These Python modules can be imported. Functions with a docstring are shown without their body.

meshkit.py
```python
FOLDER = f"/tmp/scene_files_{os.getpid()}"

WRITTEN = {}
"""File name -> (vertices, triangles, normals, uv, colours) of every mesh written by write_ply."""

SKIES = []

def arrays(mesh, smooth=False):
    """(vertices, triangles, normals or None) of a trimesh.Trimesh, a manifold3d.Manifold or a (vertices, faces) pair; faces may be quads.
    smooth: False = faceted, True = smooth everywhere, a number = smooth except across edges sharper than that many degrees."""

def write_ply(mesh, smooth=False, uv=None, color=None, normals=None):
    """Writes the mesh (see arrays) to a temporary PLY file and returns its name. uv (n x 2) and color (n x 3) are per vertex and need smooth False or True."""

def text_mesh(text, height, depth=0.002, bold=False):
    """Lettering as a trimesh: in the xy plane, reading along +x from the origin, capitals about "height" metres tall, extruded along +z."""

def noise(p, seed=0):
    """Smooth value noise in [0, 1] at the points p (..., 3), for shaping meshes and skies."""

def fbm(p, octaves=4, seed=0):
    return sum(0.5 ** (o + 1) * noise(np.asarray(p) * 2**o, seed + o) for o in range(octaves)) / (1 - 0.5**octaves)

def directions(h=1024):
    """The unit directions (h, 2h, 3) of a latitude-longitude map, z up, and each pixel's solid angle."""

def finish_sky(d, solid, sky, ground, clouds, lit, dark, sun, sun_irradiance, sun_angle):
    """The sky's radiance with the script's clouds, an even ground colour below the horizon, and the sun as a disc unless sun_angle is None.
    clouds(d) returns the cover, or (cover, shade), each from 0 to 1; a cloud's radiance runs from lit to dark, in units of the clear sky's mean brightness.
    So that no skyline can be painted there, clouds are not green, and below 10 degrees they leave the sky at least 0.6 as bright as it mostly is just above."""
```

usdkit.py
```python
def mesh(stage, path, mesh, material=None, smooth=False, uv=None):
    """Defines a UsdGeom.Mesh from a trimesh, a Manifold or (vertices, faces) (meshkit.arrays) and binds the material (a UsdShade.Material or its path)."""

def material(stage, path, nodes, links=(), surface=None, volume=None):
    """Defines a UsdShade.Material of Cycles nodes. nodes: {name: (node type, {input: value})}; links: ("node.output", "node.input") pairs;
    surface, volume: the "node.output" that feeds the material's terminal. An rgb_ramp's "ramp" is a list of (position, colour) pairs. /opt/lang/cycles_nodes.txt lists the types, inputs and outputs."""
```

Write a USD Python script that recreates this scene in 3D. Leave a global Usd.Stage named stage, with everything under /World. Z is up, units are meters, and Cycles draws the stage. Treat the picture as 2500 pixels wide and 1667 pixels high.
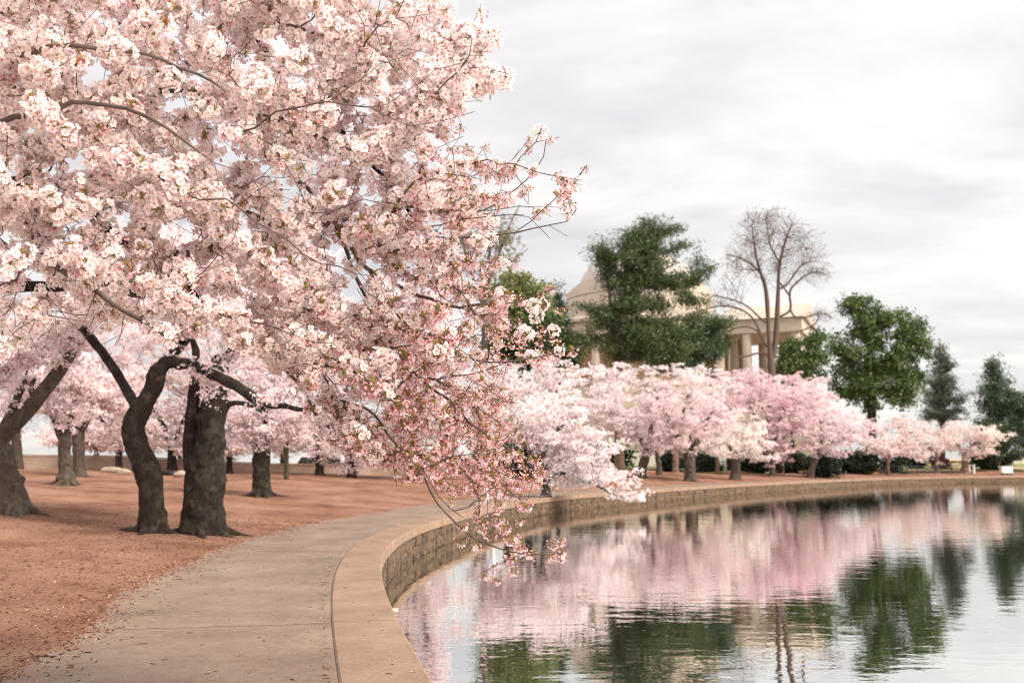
import math, random
import numpy as np
import trimesh
import usdkit, meshkit
from scipy.spatial import cKDTree
from scipy.interpolate import splprep, splev
from pxr import Usd, UsdGeom, UsdLux, UsdShade, Gf, Sdf, Vt

random.seed(7)
np.random.seed(7)
stage = Usd.Stage.CreateInMemory()
WORLD = UsdGeom.Xform.Define(stage, '/World')
stage.SetDefaultPrim(WORLD.GetPrim())
UsdGeom.Scope.Define(stage, '/World/Looks')

# ------------------------------------------------------------------ camera
EYE = 1.6
PITCH = math.radians(6.98)
FPX = 2500 * 35.0 / 36.0
cam = UsdGeom.Camera.Define(stage, '/World/camera')
cam.CreateFocalLengthAttr(35.0)
cam.CreateHorizontalApertureAttr(36.0)
cam.CreateFStopAttr(2.6)
cam.CreateFocusDistanceAttr(6.3)
cam.CreateExposureAttr(2.64)
cam.CreateClippingRangeAttr(Gf.Vec2f(0.1, 5000))
_c, _s = math.cos(PITCH), math.sin(PITCH)
cam.AddTransformOp().Set(Gf.Matrix4d(1, 0, 0, 0, 0, -_s, _c, 0, 0, -_c, -_s, 0, 0, 0, EYE, 1))

# ------------------------------------------------------------------ sky and sun
SUN_AZ, SUN_EL = math.radians(118), math.radians(42)      # azimuth from +y towards +x
sky = UsdLux.DomeLight.Define(stage, '/World/sky')
SKY_STRENGTH = 0.05
skym = usdkit.material(stage, '/World/Looks/sky', {
    's': ('sky_texture', {'sky_type': 'single_scattering', 'sun_disc': False, 'sun_elevation': SUN_EL, 'sun_rotation': SUN_AZ}),
    'tc': ('texture_coordinate', {}),
    'xyz': ('separate_xyz', {}),
    'zz': ('math', {'math_type': 'maximum', 'value2': 0.0}),
    'za': ('math', {'math_type': 'add', 'value2': 0.16}),
    'u': ('math', {'math_type': 'divide'}), 'v': ('math', {'math_type': 'divide'}),
    'uv': ('combine_xyz', {'z': 3.7}),
    'mp': ('mapping', {'scale': (0.9, 1.35, 1.0), 'rotation': (0, 0, 0.35), 'location': (4.1, 0.3, 0)}),
    'n1': ('noise_texture', {'scale': 1.5, 'detail': 8.0, 'roughness': 0.58, 'distortion': 0.25}),
    'n2': ('noise_texture', {'scale': 0.55, 'detail': 3.0, 'roughness': 0.5}),
    'nm': ('mix_float', {'fac': 0.38}),
    'r': ('rgb_ramp', {'ramp': [(0.36, (2.10, 2.03, 2.05)), (0.43, (2.36, 2.27, 2.26)), (0.50, (2.68, 2.57, 2.50)), (0.57, (3.08, 2.94, 2.80)), (0.66, (3.30, 3.13, 2.96))]}),
    'x': ('mix', {'fac': 0.94}),
    'zen': ('map_range', {'from_min': 0.0, 'from_max': 1.0, 'to_min': 1.0, 'to_max': 1.35, 'clamp': True}),
    'bst': ('math', {'math_type': 'multiply', 'value2': SKY_STRENGTH}),
    'dot': ('vector_math', {'math_type': 'dot_product', 'vector2': (math.sin(SUN_AZ) * math.cos(SUN_EL), math.cos(SUN_AZ) * math.cos(SUN_EL), math.sin(SUN_EL))}),
    'glow': ('map_range', {'from_min': -1.0, 'from_max': 1.0, 'to_min': 0.84, 'to_max': 1.26}), 'zg': ('math', {'math_type': 'multiply'}),
    'b': ('background_shader', {'strength': SKY_STRENGTH})},
    [('tc.generated', 'xyz.vector'), ('xyz.z', 'zz.value1'), ('zz.value', 'za.value1'), ('xyz.x', 'u.value1'), ('za.value', 'u.value2'),
     ('xyz.y', 'v.value1'), ('za.value', 'v.value2'), ('u.value', 'uv.x'), ('v.value', 'uv.y'), ('uv.vector', 'mp.vector'),
     ('mp.vector', 'n1.vector'), ('mp.vector', 'n2.vector'), ('n1.fac', 'nm.a'), ('n2.fac', 'nm.b'), ('nm.result', 'r.fac'),
     ('s.color', 'x.color1'), ('r.color', 'x.color2'), ('x.color', 'b.color'),
     ('zz.value', 'zen.value'), ('tc.generated', 'dot.vector1'), ('dot.value', 'glow.value'), ('zen.result', 'zg.value1'), ('glow.result', 'zg.value2'), ('zg.value', 'bst.value1'), ('bst.value', 'b.strength')], surface='b.background')
UsdShade.MaterialBindingAPI.Apply(sky.GetPrim()).Bind(skym)
sun = UsdLux.DistantLight.Define(stage, '/World/sun')
sun.CreateIntensityAttr(0.23)
sun.CreateAngleAttr(25.0)
sun.CreateNormalizeAttr(True)
sun.CreateColorAttr(Gf.Vec3f(1.0, 0.90, 0.78))
sun.AddRotateXYZOp().Set(Gf.Vec3f(math.degrees(math.pi / 2 - SUN_EL), 0, -math.degrees(SUN_AZ) + 180))
# (rotX tilts -z away from straight down, rotZ turns it so that light comes FROM azimuth SUN_AZ)

# ------------------------------------------------------------------ helpers: prims
USED = {}


def numbered(parent, name):
    k = (parent, name)
    USED[k] = USED.get(k, -1) + 1
    return name if USED[k] == 0 else f'{name}_{USED[k]:03d}'


def tag(prim, label=None, category=None, group=None, kind=None):
    for k, v in (('label', label), ('category', category), ('group', group), ('kind', kind)):
        if v:
            prim.SetCustomDataByKey(k, v)
    return prim


def path_of(p):
    return '/World' if p is None else (p if isinstance(p, str) else str(p.GetPath()))


def thing(name, label, category, loc=(0, 0, 0), group=None, kind=None):
    x = UsdGeom.Xform.Define(stage, '/World/' + numbered('/World', name))
    if any(loc):
        x.AddTranslateOp().Set(Gf.Vec3d(*map(float, loc)))
    return tag(x.GetPrim(), label, category, group, kind)


def obj(name, mesh, mat, parent=None, smooth=False, col=None, kind=None, label=None, category=None, group=None):
    pp = path_of(parent)
    m = usdkit.mesh(stage, pp + '/' + numbered(pp, name), mesh, mat, smooth=smooth)
    if col is not None:
        UsdGeom.PrimvarsAPI(m).CreatePrimvar('col', Sdf.ValueTypeNames.Color3fArray, 'vertex').Set(Vt.Vec3fArray.FromNumpy(np.ascontiguousarray(col, np.float32)))
    return tag(m.GetPrim(), label, category, group, kind)


def scatter(name, protos, pos, quat, scl, idx, mat, parent, kind='stuff', label=None, category=None):
    """protos: list of (V, F, C). quat: n x 4 (w, x, y, z)."""
    pp = path_of(parent)
    path = pp + '/' + numbered(pp, name)
    pi = UsdGeom.PointInstancer.Define(stage, path)
    targets = []
    for k, (v, f, c) in enumerate(protos):
        pth = f'{path}/piece_{k:03d}' if k else f'{path}/piece'
        me = usdkit.mesh(stage, pth, (v, f), mat)
        UsdGeom.PrimvarsAPI(me).CreatePrimvar('col', Sdf.ValueTypeNames.Color3fArray, 'vertex').Set(Vt.Vec3fArray.FromNumpy(np.ascontiguousarray(c, np.float32)))
        targets.append(pth)
    pi.CreatePrototypesRel().SetTargets(targets)
    pi.CreateProtoIndicesAttr(Vt.IntArray.FromNumpy(np.asarray(idx, np.int32)))
    pi.CreatePositionsAttr(Vt.Vec3fArray.FromNumpy(np.asarray(pos, np.float32)))
    s = np.asarray(scl, np.float32)
    pi.CreateScalesAttr(Vt.Vec3fArray.FromNumpy(np.repeat(s[:, None], 3, 1) if s.ndim == 1 else s))
    pi.CreateOrientationsAttr(Vt.QuathArray([Gf.Quath(float(q[0]), float(q[1]), float(q[2]), float(q[3])) for q in quat]))
    return tag(pi.GetPrim(), label, category, None, kind)


# ------------------------------------------------------------------ helpers: the view (pixels of the 2500 x 1667 photograph to rays)
def rays(px, py):
    u, v = (np.asarray(px, float) - 1250) / FPX, (833.5 - np.asarray(py, float)) / FPX
    return np.stack([u + 0 * v, _c - v * _s + 0 * u, _s + v * _c + 0 * u], -1)


def at(px, py, Y):
    d = rays(px, py)
    return np.array([0, 0, EYE]) + d * (np.asarray(Y, float) / d[..., 1])[..., None]


def onz(px, py, z):
    d = rays(px, py)
    return np.array([0, 0, EYE]) + d * ((z - EYE) / d[..., 2])[..., None]


def project(P):
    P = np.asarray(P, float) - np.array([0, 0, EYE])
    f = P[..., 1] * _c + P[..., 2] * _s
    up = -P[..., 1] * _s + P[..., 2] * _c
    return 1250 + FPX * P[..., 0] / f, 833.5 - FPX * up / f, f


def smoothstep(a, b, x):
    t = np.clip((np.asarray(x, float) - a) / (b - a), 0, 1)
    return t * t * (3 - 2 * t)


def fbm(p, octaves=4, seed=0):
    return meshkit.fbm(np.asarray(p, float) + 1000.0, octaves, seed)


def unit(v):
    return v / np.maximum(np.linalg.norm(v, axis=-1, keepdims=True), 1e-12)


# ------------------------------------------------------------------ materials
def M(name, nodes, links=(), surface='p.BSDF'):
    return usdkit.material(stage, '/World/Looks/' + name, nodes, links, surface=surface)


def leafy(name, trans=0.35, tint=((1, 1, 1), (1, 1, 1)), gloss=0.0):
    nodes = {'a': ('attribute', {'attribute': 'col'}), 'oi': ('object_info', {}), 'r': ('rgb_ramp', {'ramp': [(0, tint[0]), (1, tint[1])]}),
             'm': ('mix', {'mix_type': 'multiply', 'fac': 1.0}), 'd': ('diffuse_bsdf', {}), 't': ('translucent_bsdf', {}), 'x': ('mix_closure', {'fac': trans})}
    links = [('a.color', 'm.color1'), ('oi.random', 'r.fac'), ('r.color', 'm.color2'), ('m.color', 'd.color'), ('m.color', 't.color'), ('d.BSDF', 'x.closure1'), ('t.BSDF', 'x.closure2')]
    out = 'x.closure'
    if gloss:
        nodes.update(g=('glossy_bsdf', {'roughness': 0.35, 'color': (1, 1, 1)}), y=('mix_closure', {'fac': gloss}))
        links += [('x.closure', 'y.closure1'), ('g.BSDF', 'y.closure2')]
        out = 'y.closure'
    return M(name, nodes, links, out)


PETAL = leafy('petals', 0.47, ((1.0, 0.95, 0.94), (1.0, 1.0, 1.0)))
BLOSSOM = leafy('far_blossom', 0.32)
LEAF = leafy('leaves', 0.25, gloss=0.04)
CHIP = leafy('wood_chips', 0.0, ((0.8, 0.8, 0.8), (1.1, 1.1, 1.1)))


def bark(name, dark, light, lichen, scale=7.0, bump=0.5):
    return M(name, {
        'g': ('geometry', {}), 'mp': ('mapping', {'scale': (1, 1, 0.45)}), 'mpl': ('mapping', {'scale': (1, 1, 5.0)}),
        'n1': ('noise_texture', {'scale': scale, 'detail': 6, 'roughness': 0.65}),
        'n2': ('noise_texture', {'scale': scale * 0.35, 'detail': 3}),
        'n3': ('noise_texture', {'scale': scale * 1.5, 'detail': 3, 'roughness': 0.7}),
        'r': ('rgb_ramp', {'ramp': [(0.32, dark), (0.62, light)]}),
        'rl': ('rgb_ramp', {'ramp': [(0.50, (0, 0, 0)), (0.66, (1, 1, 1))]}),
        'x': ('mix', {'color2': lichen}), 'xs': ('math', {'math_type': 'multiply', 'value2': 0.75}),
        'add': ('math', {'math_type': 'add'}), 'bm': ('mix_float', {'fac': 0.42}), 'b': ('bump', {'strength': bump, 'distance': 0.035}),
        'p': ('principled_bsdf', {'roughness': 0.9, 'specular_ior_level': 0.15})},
        [('g.position', 'mp.vector'), ('g.position', 'mpl.vector'), ('mp.vector', 'n1.vector'), ('g.position', 'n2.vector'), ('mpl.vector', 'n3.vector'),
         ('n1.fac', 'bm.a'), ('n3.fac', 'bm.b'), ('bm.result', 'r.fac'), ('r.color', 'x.color1'), ('n2.fac', 'rl.fac'), ('rl.color', 'xs.value1'), ('xs.value', 'x.fac'), ('x.color', 'p.base_color'),
         ('n1.fac', 'add.value1'), ('n3.fac', 'add.value2'), ('add.value', 'b.height'), ('b.normal', 'p.normal')])


BARK = bark('cherry_bark', (0.007, 0.005, 0.004), (0.053, 0.038, 0.030), (0.079, 0.066, 0.051), 15.0, 1.0)
BARK_PALE = bark('grey_bark', (0.037, 0.025, 0.019), (0.127, 0.097, 0.075), (0.139, 0.121, 0.092), 13.0, 0.9)
BARK_RED = bark('red_brown_bark', (0.10, 0.055, 0.040), (0.22, 0.14, 0.105), (0.20, 0.14, 0.11), 5.0)
BARK_MOSS = bark('mossy_bark', (0.035, 0.028, 0.02), (0.07, 0.06, 0.038), (0.06, 0.075, 0.03), 10.0)
TWIG = M('twigs', {'n': ('noise_texture', {'scale': 9, 'detail': 3}), 'g': ('geometry', {}), 'r': ('rgb_ramp', {'ramp': [(0.3, (0.045, 0.028, 0.024)), (0.7, (0.15, 0.10, 0.085))]}),
                  'p': ('principled_bsdf', {'roughness': 0.7})}, [('g.position', 'n.vector'), ('n.fac', 'r.fac'), ('r.color', 'p.base_color')])

# ------------------------------------------------------------------ the shoreline: water-side edge of the coping, seen in the photograph, on z = COPE
COPE, WATER, WALK = 0.10, -0.62, 0.086
_sp = np.array([(1063, 1667), (999, 1568), (951, 1499), (931, 1450), (922, 1405), (929, 1372), (946, 1334), (976, 1305), (1015, 1286), (1056, 1276), (1116, 1255),
                (1180, 1243), (1300, 1219), (1396, 1208), (1584, 1196), (1807, 1181), (2008, 1173), (2187, 1166), (2455, 1161.5)], float)
_w = onz(_sp[:, 0], _sp[:, 1], COPE)[:, :2]
_pre = np.array([(3.2, -9.0), (1.9, -4.0), (0.95, 0.0), (0.15, 3.5)])
_post = np.array([(95, 131), (150, 146), (230, 158), (420, 172)])
_raw = np.vstack([_pre, _w, _post])
_seg = np.r_[0, np.cumsum(np.linalg.norm(np.diff(_raw, axis=0), axis=1))]
_tck, _ = splprep(_raw.T, u=np.log1p(_seg), s=0.6, k=3, w=1 / (0.15 + 0.02 * np.linalg.norm(_raw, axis=1)))
_uu = np.linspace(0, np.log1p(_seg[-1]), 6000)
_dense = np.array(splev(_uu, _tck)).T
_arc = np.r_[0, np.cumsum(np.linalg.norm(np.diff(_dense, axis=0), axis=1))]
S_END = _arc[-1]


def shore(s):
    s = np.asarray(s, float)
    p = np.stack([np.interp(s, _arc, _dense[:, 0]), np.interp(s, _arc, _dense[:, 1])], -1)
    q = np.stack([np.interp(np.minimum(s + 0.6, S_END), _arc, _dense[:, k]) - np.interp(np.maximum(s - 0.6, 0), _arc, _dense[:, k]) for k in (0, 1)], -1)
    q = unit(q)
    return p, np.stack([-q[..., 1], q[..., 0]], -1)        # point, normal to the land side (left)


_tree = cKDTree(_dense)


def st(xy):
    """arc length and landward distance of points."""
    d, i = _tree.query(np.asarray(xy, float))
    p, n = shore(_arc[i])
    return _arc[i], np.where(((np.asarray(xy) - p) * n).sum(-1) >= 0, d, -d)


def edge_t(s):
    s = np.asarray(s, float)
    return 2.95 + 0.55 * (fbm(np.stack([s / 3.2, 0 * s, 0 * s], -1), 3, 3) - 0.5) + 0.16 * (fbm(np.stack([s / 0.35, 0 * s, 0 * s + 5], -1), 2, 4) - 0.5)


def land_z(x, y, s=None, t=None):
    x, y = np.asarray(x, float), np.asarray(y, float)
    if t is None:
        s, t = st(np.stack([x, y], -1))
    rise = 1.5 * (1 - np.exp(-np.maximum(t - 3.1, 0) / 20.0))
    P = np.stack([x, y, 0 * x], -1)
    b = 0.42 * (fbm(P / 6.0, 3, 11) - 0.5) + 0.13 * (fbm(P / 1.3, 3, 12) - 0.5)
    rise = rise - 0.95 * smoothstep(66, 72, y) * smoothstep(6, -4, x)
    return rise + b * smoothstep(3.1, 7.0, t) + WALK + 0.012 + 0.05 * (fbm(P / 0.5, 2, 15) - 0.35) * smoothstep(2.8, 4.0, t)


def ground_at(px, py, lo=4.0, hi=260.0):
    """Where the ray of a pixel meets the ground."""
    d = rays(float(px), float(py))
    k = np.geomspace(lo, hi, 900) / d[1]
    P = np.array([0, 0, EYE]) + d * k[:, None]
    z = land_z(P[:, 0], P[:, 1])
    hit = np.nonzero(P[:, 2] <= z)[0]
    i = hit[0] if len(hit) else len(k) - 1
    return np.array([P[i, 0], P[i, 1], z[i]])


def grid_faces(n, m):
    i, j = np.meshgrid(np.arange(n - 1), np.arange(m - 1), indexing='ij')
    a = i * m + j
    return np.stack([a, a + m, a + m + 1, a + 1], -1).reshape(-1, 4)


# mulch ground
ss = np.r_[np.arange(0.5, 62, 0.12), np.arange(62, 190, 0.8), np.geomspace(190, S_END - 1, 40)]
tb = np.r_[0.05, 2.0, np.linspace(-0.05, 0, 2) + 0, np.linspace(0.04, 3.0, 26), np.geomspace(3.2, 60, 44), 90, 150, 260, 480]
E0 = edge_t(ss)
T = np.empty((len(ss), len(tb)))
T[:, 0], T[:, 1] = 0.05, 2.0
T[:, 2:] = E0[:, None] + tb[None, 2:]
p, n = shore(ss)
XY = p[:, None] + n[:, None] * T[..., None]
Z = land_z(XY[..., 0], XY[..., 1], 0, T)
Z[:, :3] = WALK - 0.09
Z[:, 3] = np.maximum(Z[:, 3], WALK + 0.006)
mulch_mat = M('mulch', {
    'g': ('geometry', {}), 'n1': ('noise_texture', {'scale': 1.1, 'detail': 8, 'roughness': 0.62}), 'n2': ('noise_texture', {'scale': 34, 'detail': 5, 'roughness': 0.75}),
    'mp': ('mapping', {'scale': (1.0, 2.8, 1.0), 'rotation': (0, 0, 0.4)}), 'n3': ('noise_texture', {'scale': 16, 'detail': 6, 'roughness': 0.7, 'distortion': 0.8}),
    'n4': ('noise_texture', {'scale': 0.45, 'detail': 4, 'roughness': 0.6}),
    'r': ('rgb_ramp', {'ramp': [(0.36, (0.088, 0.040, 0.026)), (0.45, (0.180, 0.089, 0.058)), (0.53, (0.264, 0.142, 0.096)), (0.60, (0.317, 0.185, 0.130)), (0.72, (0.405, 0.266, 0.200))]}),
    'add': ('math', {'math_type': 'multiply_add', 'value2': 0.45}), 'add2': ('math', {'math_type': 'multiply_add', 'value2': 0.32}), 'sc': ('math', {'math_type': 'multiply_add', 'value2': 0.22}), 'sc4': ('math', {'math_type': 'multiply_add', 'value2': 0.42, 'value3': -0.19}),
    'b': ('bump', {'strength': 1.0, 'distance': 0.05}), 'p': ('principled_bsdf', {'roughness': 1.0, 'specular_ior_level': 0.05})},
    [('g.position', 'n1.vector'), ('g.position', 'n2.vector'), ('g.position', 'mp.vector'), ('mp.vector', 'n3.vector'), ('g.position', 'n4.vector'),
     ('n4.fac', 'sc4.value1'), ('sc4.value', 'sc.value3'), ('n1.fac', 'sc.value1'), ('n2.fac', 'add.value1'), ('sc.value', 'add.value3'), ('n3.fac', 'add2.value1'), ('add.value', 'add2.value3'),
     ('add2.value', 'r.fac'), ('r.color', 'p.base_color'), ('add2.value', 'b.height'), ('b.normal', 'p.normal')])
obj('mulch_ground', (np.concatenate([XY, Z[..., None]], -1).reshape(-1, 3), grid_faces(len(ss), len(tb))), mulch_mat, smooth=True, kind='structure')

# water
water_mat = M('water', {
    'g': ('geometry', {}), 'mp': ('mapping', {'scale': (0.55, 1.0, 1.0), 'rotation': (0, 0, -0.25)}),
    'n1': ('noise_texture', {'scale': 3.7, 'detail': 3, 'roughness': 0.5}), 'n2': ('noise_texture', {'scale': 0.8, 'detail': 2}),
    'm': ('math', {'math_type': 'multiply_add', 'value2': 1.6}),
    'b': ('bump', {'strength': 0.058, 'distance': 0.05}), 'fr': ('fresnel', {'IOR': 1.9}), 'lw': ('layer_weight', {'blend': 0.72}),
    'd': ('diffuse_bsdf', {'color': (0.045, 0.052, 0.036)}), 'gl': ('glossy_bsdf', {'roughness': 0.006, 'color': (0.87, 0.87, 0.86)}), 'x': ('mix_closure', {})},
    [('g.position', 'mp.vector'), ('mp.vector', 'n1.vector'), ('mp.vector', 'n2.vector'), ('n2.fac', 'm.value1'), ('n1.fac', 'm.value3'), ('m.value', 'b.height'),
     ('b.normal', 'gl.normal'), ('lw.facing', 'x.fac'), ('d.BSDF', 'x.closure1'), ('gl.BSDF', 'x.closure2')], 'x.closure')
_gx, _gy = np.meshgrid(np.r_[-900, np.linspace(-60, 200, 40), 1500], np.r_[-300, np.linspace(-20, 200, 40), 1500], indexing='ij')
obj('water', (np.stack([_gx, _gy, 0 * _gx + WATER], -1).reshape(-1, 3), grid_faces(42, 42)), water_mat, kind='structure')


# ------------------------------------------------------------------ sea wall: coping slabs, stones
def strip(s0, s1, prof, ds=0.4, jitter=0.0, seed=0):
    """A closed bar along the shore from s0 to s1; prof: (t, z) outline, counter-clockwise."""
    k = max(2, int(math.ceil((s1 - s0) / ds)) + 1)
    s = np.linspace(s0, s1, k)
    p, n = shore(s)
    prof = np.asarray(prof, float)
    V = np.concatenate([p[:, None] + n[:, None] * prof[None, :, :1], np.broadcast_to(prof[None, :, 1:], (k, len(prof), 1))], -1)
    m = len(prof)
    i, j = np.meshgrid(np.arange(k - 1), np.arange(m), indexing='ij')
    a, b = i * m + j, i * m + (j + 1) % m
    F = np.stack([a, b, b + m, a + m], -1).reshape(-1, 4)
    F = np.vstack([F[:, [0, 1, 2]], F[:, [0, 2, 3]]])
    cap = np.array([[0, q + 1, q] for q in range(1, m - 1)])
    F = np.vstack([F, cap, cap[:, ::-1] + (k - 1) * m])
    return V.reshape(-1, 3), F


cope_mat = M('coping_concrete', {
    'g': ('geometry', {}), 'oi': ('object_info', {}), 'n1': ('noise_texture', {'scale': 1.4, 'detail': 6, 'roughness': 0.6}), 'n2': ('noise_texture', {'scale': 60, 'detail': 4, 'roughness': 0.85}),
    'n3': ('noise_texture', {'scale': 22, 'detail': 5, 'roughness': 0.7}),
    'r': ('rgb_ramp', {'ramp': [(0.36, (0.172, 0.106, 0.072)), (0.5, (0.250, 0.162, 0.112)), (0.64, (0.328, 0.222, 0.158))]}),
    'm1': ('math', {'math_type': 'multiply_add', 'value2': 0.28}), 'm2': ('math', {'math_type': 'multiply_add', 'value2': 0.3}), 'm3': ('math', {'math_type': 'multiply', 'value2': 0.42}),
    'b': ('bump', {'strength': 0.35, 'distance': 0.01}), 'p': ('principled_bsdf', {'roughness': 0.85, 'specular_ior_level': 0.25})},
    [('g.position', 'n1.vector'), ('g.position', 'n2.vector'), ('g.position', 'n3.vector'), ('n1.fac', 'm3.value1'), ('n2.fac', 'm1.value1'), ('m3.value', 'm1.value3'),
     ('n3.fac', 'm2.value1'), ('m1.value', 'm2.value3'), ('m2.value', 'r.fac'), ('r.color', 'p.base_color'), ('m1.value', 'b.height'), ('b.normal', 'p.normal')])
stone_mat = M('wall_stone', {
    'g': ('geometry', {}), 'oi': ('object_info', {}), 'n1': ('noise_texture', {'scale': 5.5, 'detail': 6, 'roughness': 0.65}), 'n2': ('noise_texture', {'scale': 2.1, 'detail': 4}),
    'r': ('rgb_ramp', {'ramp': [(0.32, (0.032, 0.020, 0.012)), (0.46, (0.090, 0.057, 0.033)), (0.58, (0.148, 0.096, 0.057)), (0.72, (0.217, 0.146, 0.089))]}),
    'ro': ('rgb_ramp', {'ramp': [(0, (0.82, 0.78, 0.74)), (0.5, (1, 0.96, 0.9)), (1, (1.0, 0.9, 0.72))]}), 'mx': ('mix', {'mix_type': 'multiply', 'fac': 1.0}),
    'st': ('rgb_ramp', {'ramp': [(0.52, (1, 1, 1)), (0.68, (0.42, 0.38, 0.33))]}), 'mx2': ('mix', {'mix_type': 'multiply', 'fac': 1.0}),
    'b': ('bump', {'strength': 1.0, 'distance': 0.05}), 'p': ('principled_bsdf', {'roughness': 0.9})},
    [('g.position', 'n1.vector'), ('g.position', 'n2.vector'), ('n1.fac', 'r.fac'), ('oi.random', 'ro.fac'), ('r.color', 'mx.color1'), ('ro.color', 'mx.color2'),
     ('n2.fac', 'st.fac'), ('mx.color', 'mx2.color1'), ('st.color', 'mx2.color2'), ('mx2.color', 'p.base_color'), ('n1.fac', 'b.height'), ('b.normal', 'p.normal')])
mortar_mat = M('mortar', {'p': ('principled_bsdf', {'base_color': (0.10, 0.075, 0.05), 'roughness': 1.0})})

# arc length of the joint that runs across the path in the photograph
_sj = float(st(onz(905.0, 1514.0, COPE)[None, :2])[0][0])
wall = thing('seawall', 'tan stone basin wall with wide pinkish coping curving along the water', 'wall')
SL = 3.9
c = 0.018
cprof = [(-0.035, -0.085), (-0.035, COPE - c), (-0.035 + c, COPE), (0.60 - c, COPE), (0.60, COPE - c), (0.60, -0.085)]
cprof = cprof[::-1]
k0 = -int(_sj // SL)
for k in range(k0, k0 + 52):
    a = _sj + k * SL
    if a < 0.2:
        continue
    obj('coping_slab', strip(a + 0.009, a + SL - 0.009, cprof, 0.32), cope_mat, wall, smooth=25)
obj('wall_core', strip(0.2, S_END - 2, [(0.40, -1.6), (0.40, -0.1), (0.06, -0.1), (0.06, -1.6)], 0.8), mortar_mat, wall)
rng = np.random.default_rng(21)
courses = [(-0.345, -0.094), (-0.585, -0.353), (-0.85, -0.593)]


def stone(s0, s1, z0, z1, rng):
    """One rough block; its face is a small displaced grid, its sides run back into the wall."""
    k = max(3, int((s1 - s0) / 0.28) + 1)
    s = np.linspace(s0 + 0.012, s1 - 0.012, k)
    z = np.array([z0, z0 + (z1 - z0) * 0.5, z1])
    pr = rng.uniform(-0.012, 0.02)
    t = np.full((k, 3), 0.02 - pr) - rng.uniform(0, 0.026, (k, 3))
    t[0] += 0.018; t[-1] += 0.018; t[:, 0] += 0.012; t[:, 2] += 0.012
    zz = np.broadcast_to(z, (k, 3)) + rng.uniform(-0.006, 0.006, (k, 3))
    ssx = np.broadcast_to(s[:, None], (k, 3)) + rng.uniform(-0.01, 0.01, (k, 3))
    p, n = shore(ssx)
    V = np.concatenate([p + n * t[..., None], zz[..., None]], -1).reshape(-1, 3)
    F = [list(q) for q in grid_faces(k, 3)]
    rim = [(i * 3) for i in range(k)] + [(k - 1) * 3 + 1] + [i * 3 + 2 for i in range(k - 1, -1, -1)] + [1]
    tb_ = 0.09
    pb, nb = shore(ssx.ravel()[rim])
    B = np.concatenate([pb + nb * tb_, V[rim][:, 2:]], -1)
    o = len(V)
    V = np.vstack([V, B])
    m = len(rim)
    F += [[rim[(i + 1) % m], rim[i], o + i, o + (i + 1) % m] for i in range(m)]
    return V, np.array(F)[:, ::-1]


far_stones = []
for z0, z1 in courses:
    s = 0.5 + rng.uniform(0, 0.6)
    while s < 190:
        L = rng.uniform(0.6, 1.9)
        if s > 5:
            v, f = stone(s, s + L, z0, z1, rng)
            if s < 62:
                obj('stone', (v, f), stone_mat, wall)
            else:
                far_stones.append(trimesh.Trimesh(v, np.vstack([f[:, [0, 1, 2]], f[:, [0, 2, 3]]]), process=False))
        s += L
obj('far_stones', trimesh.util.concatenate(far_stones), stone_mat, wall, kind='stuff')

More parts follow.
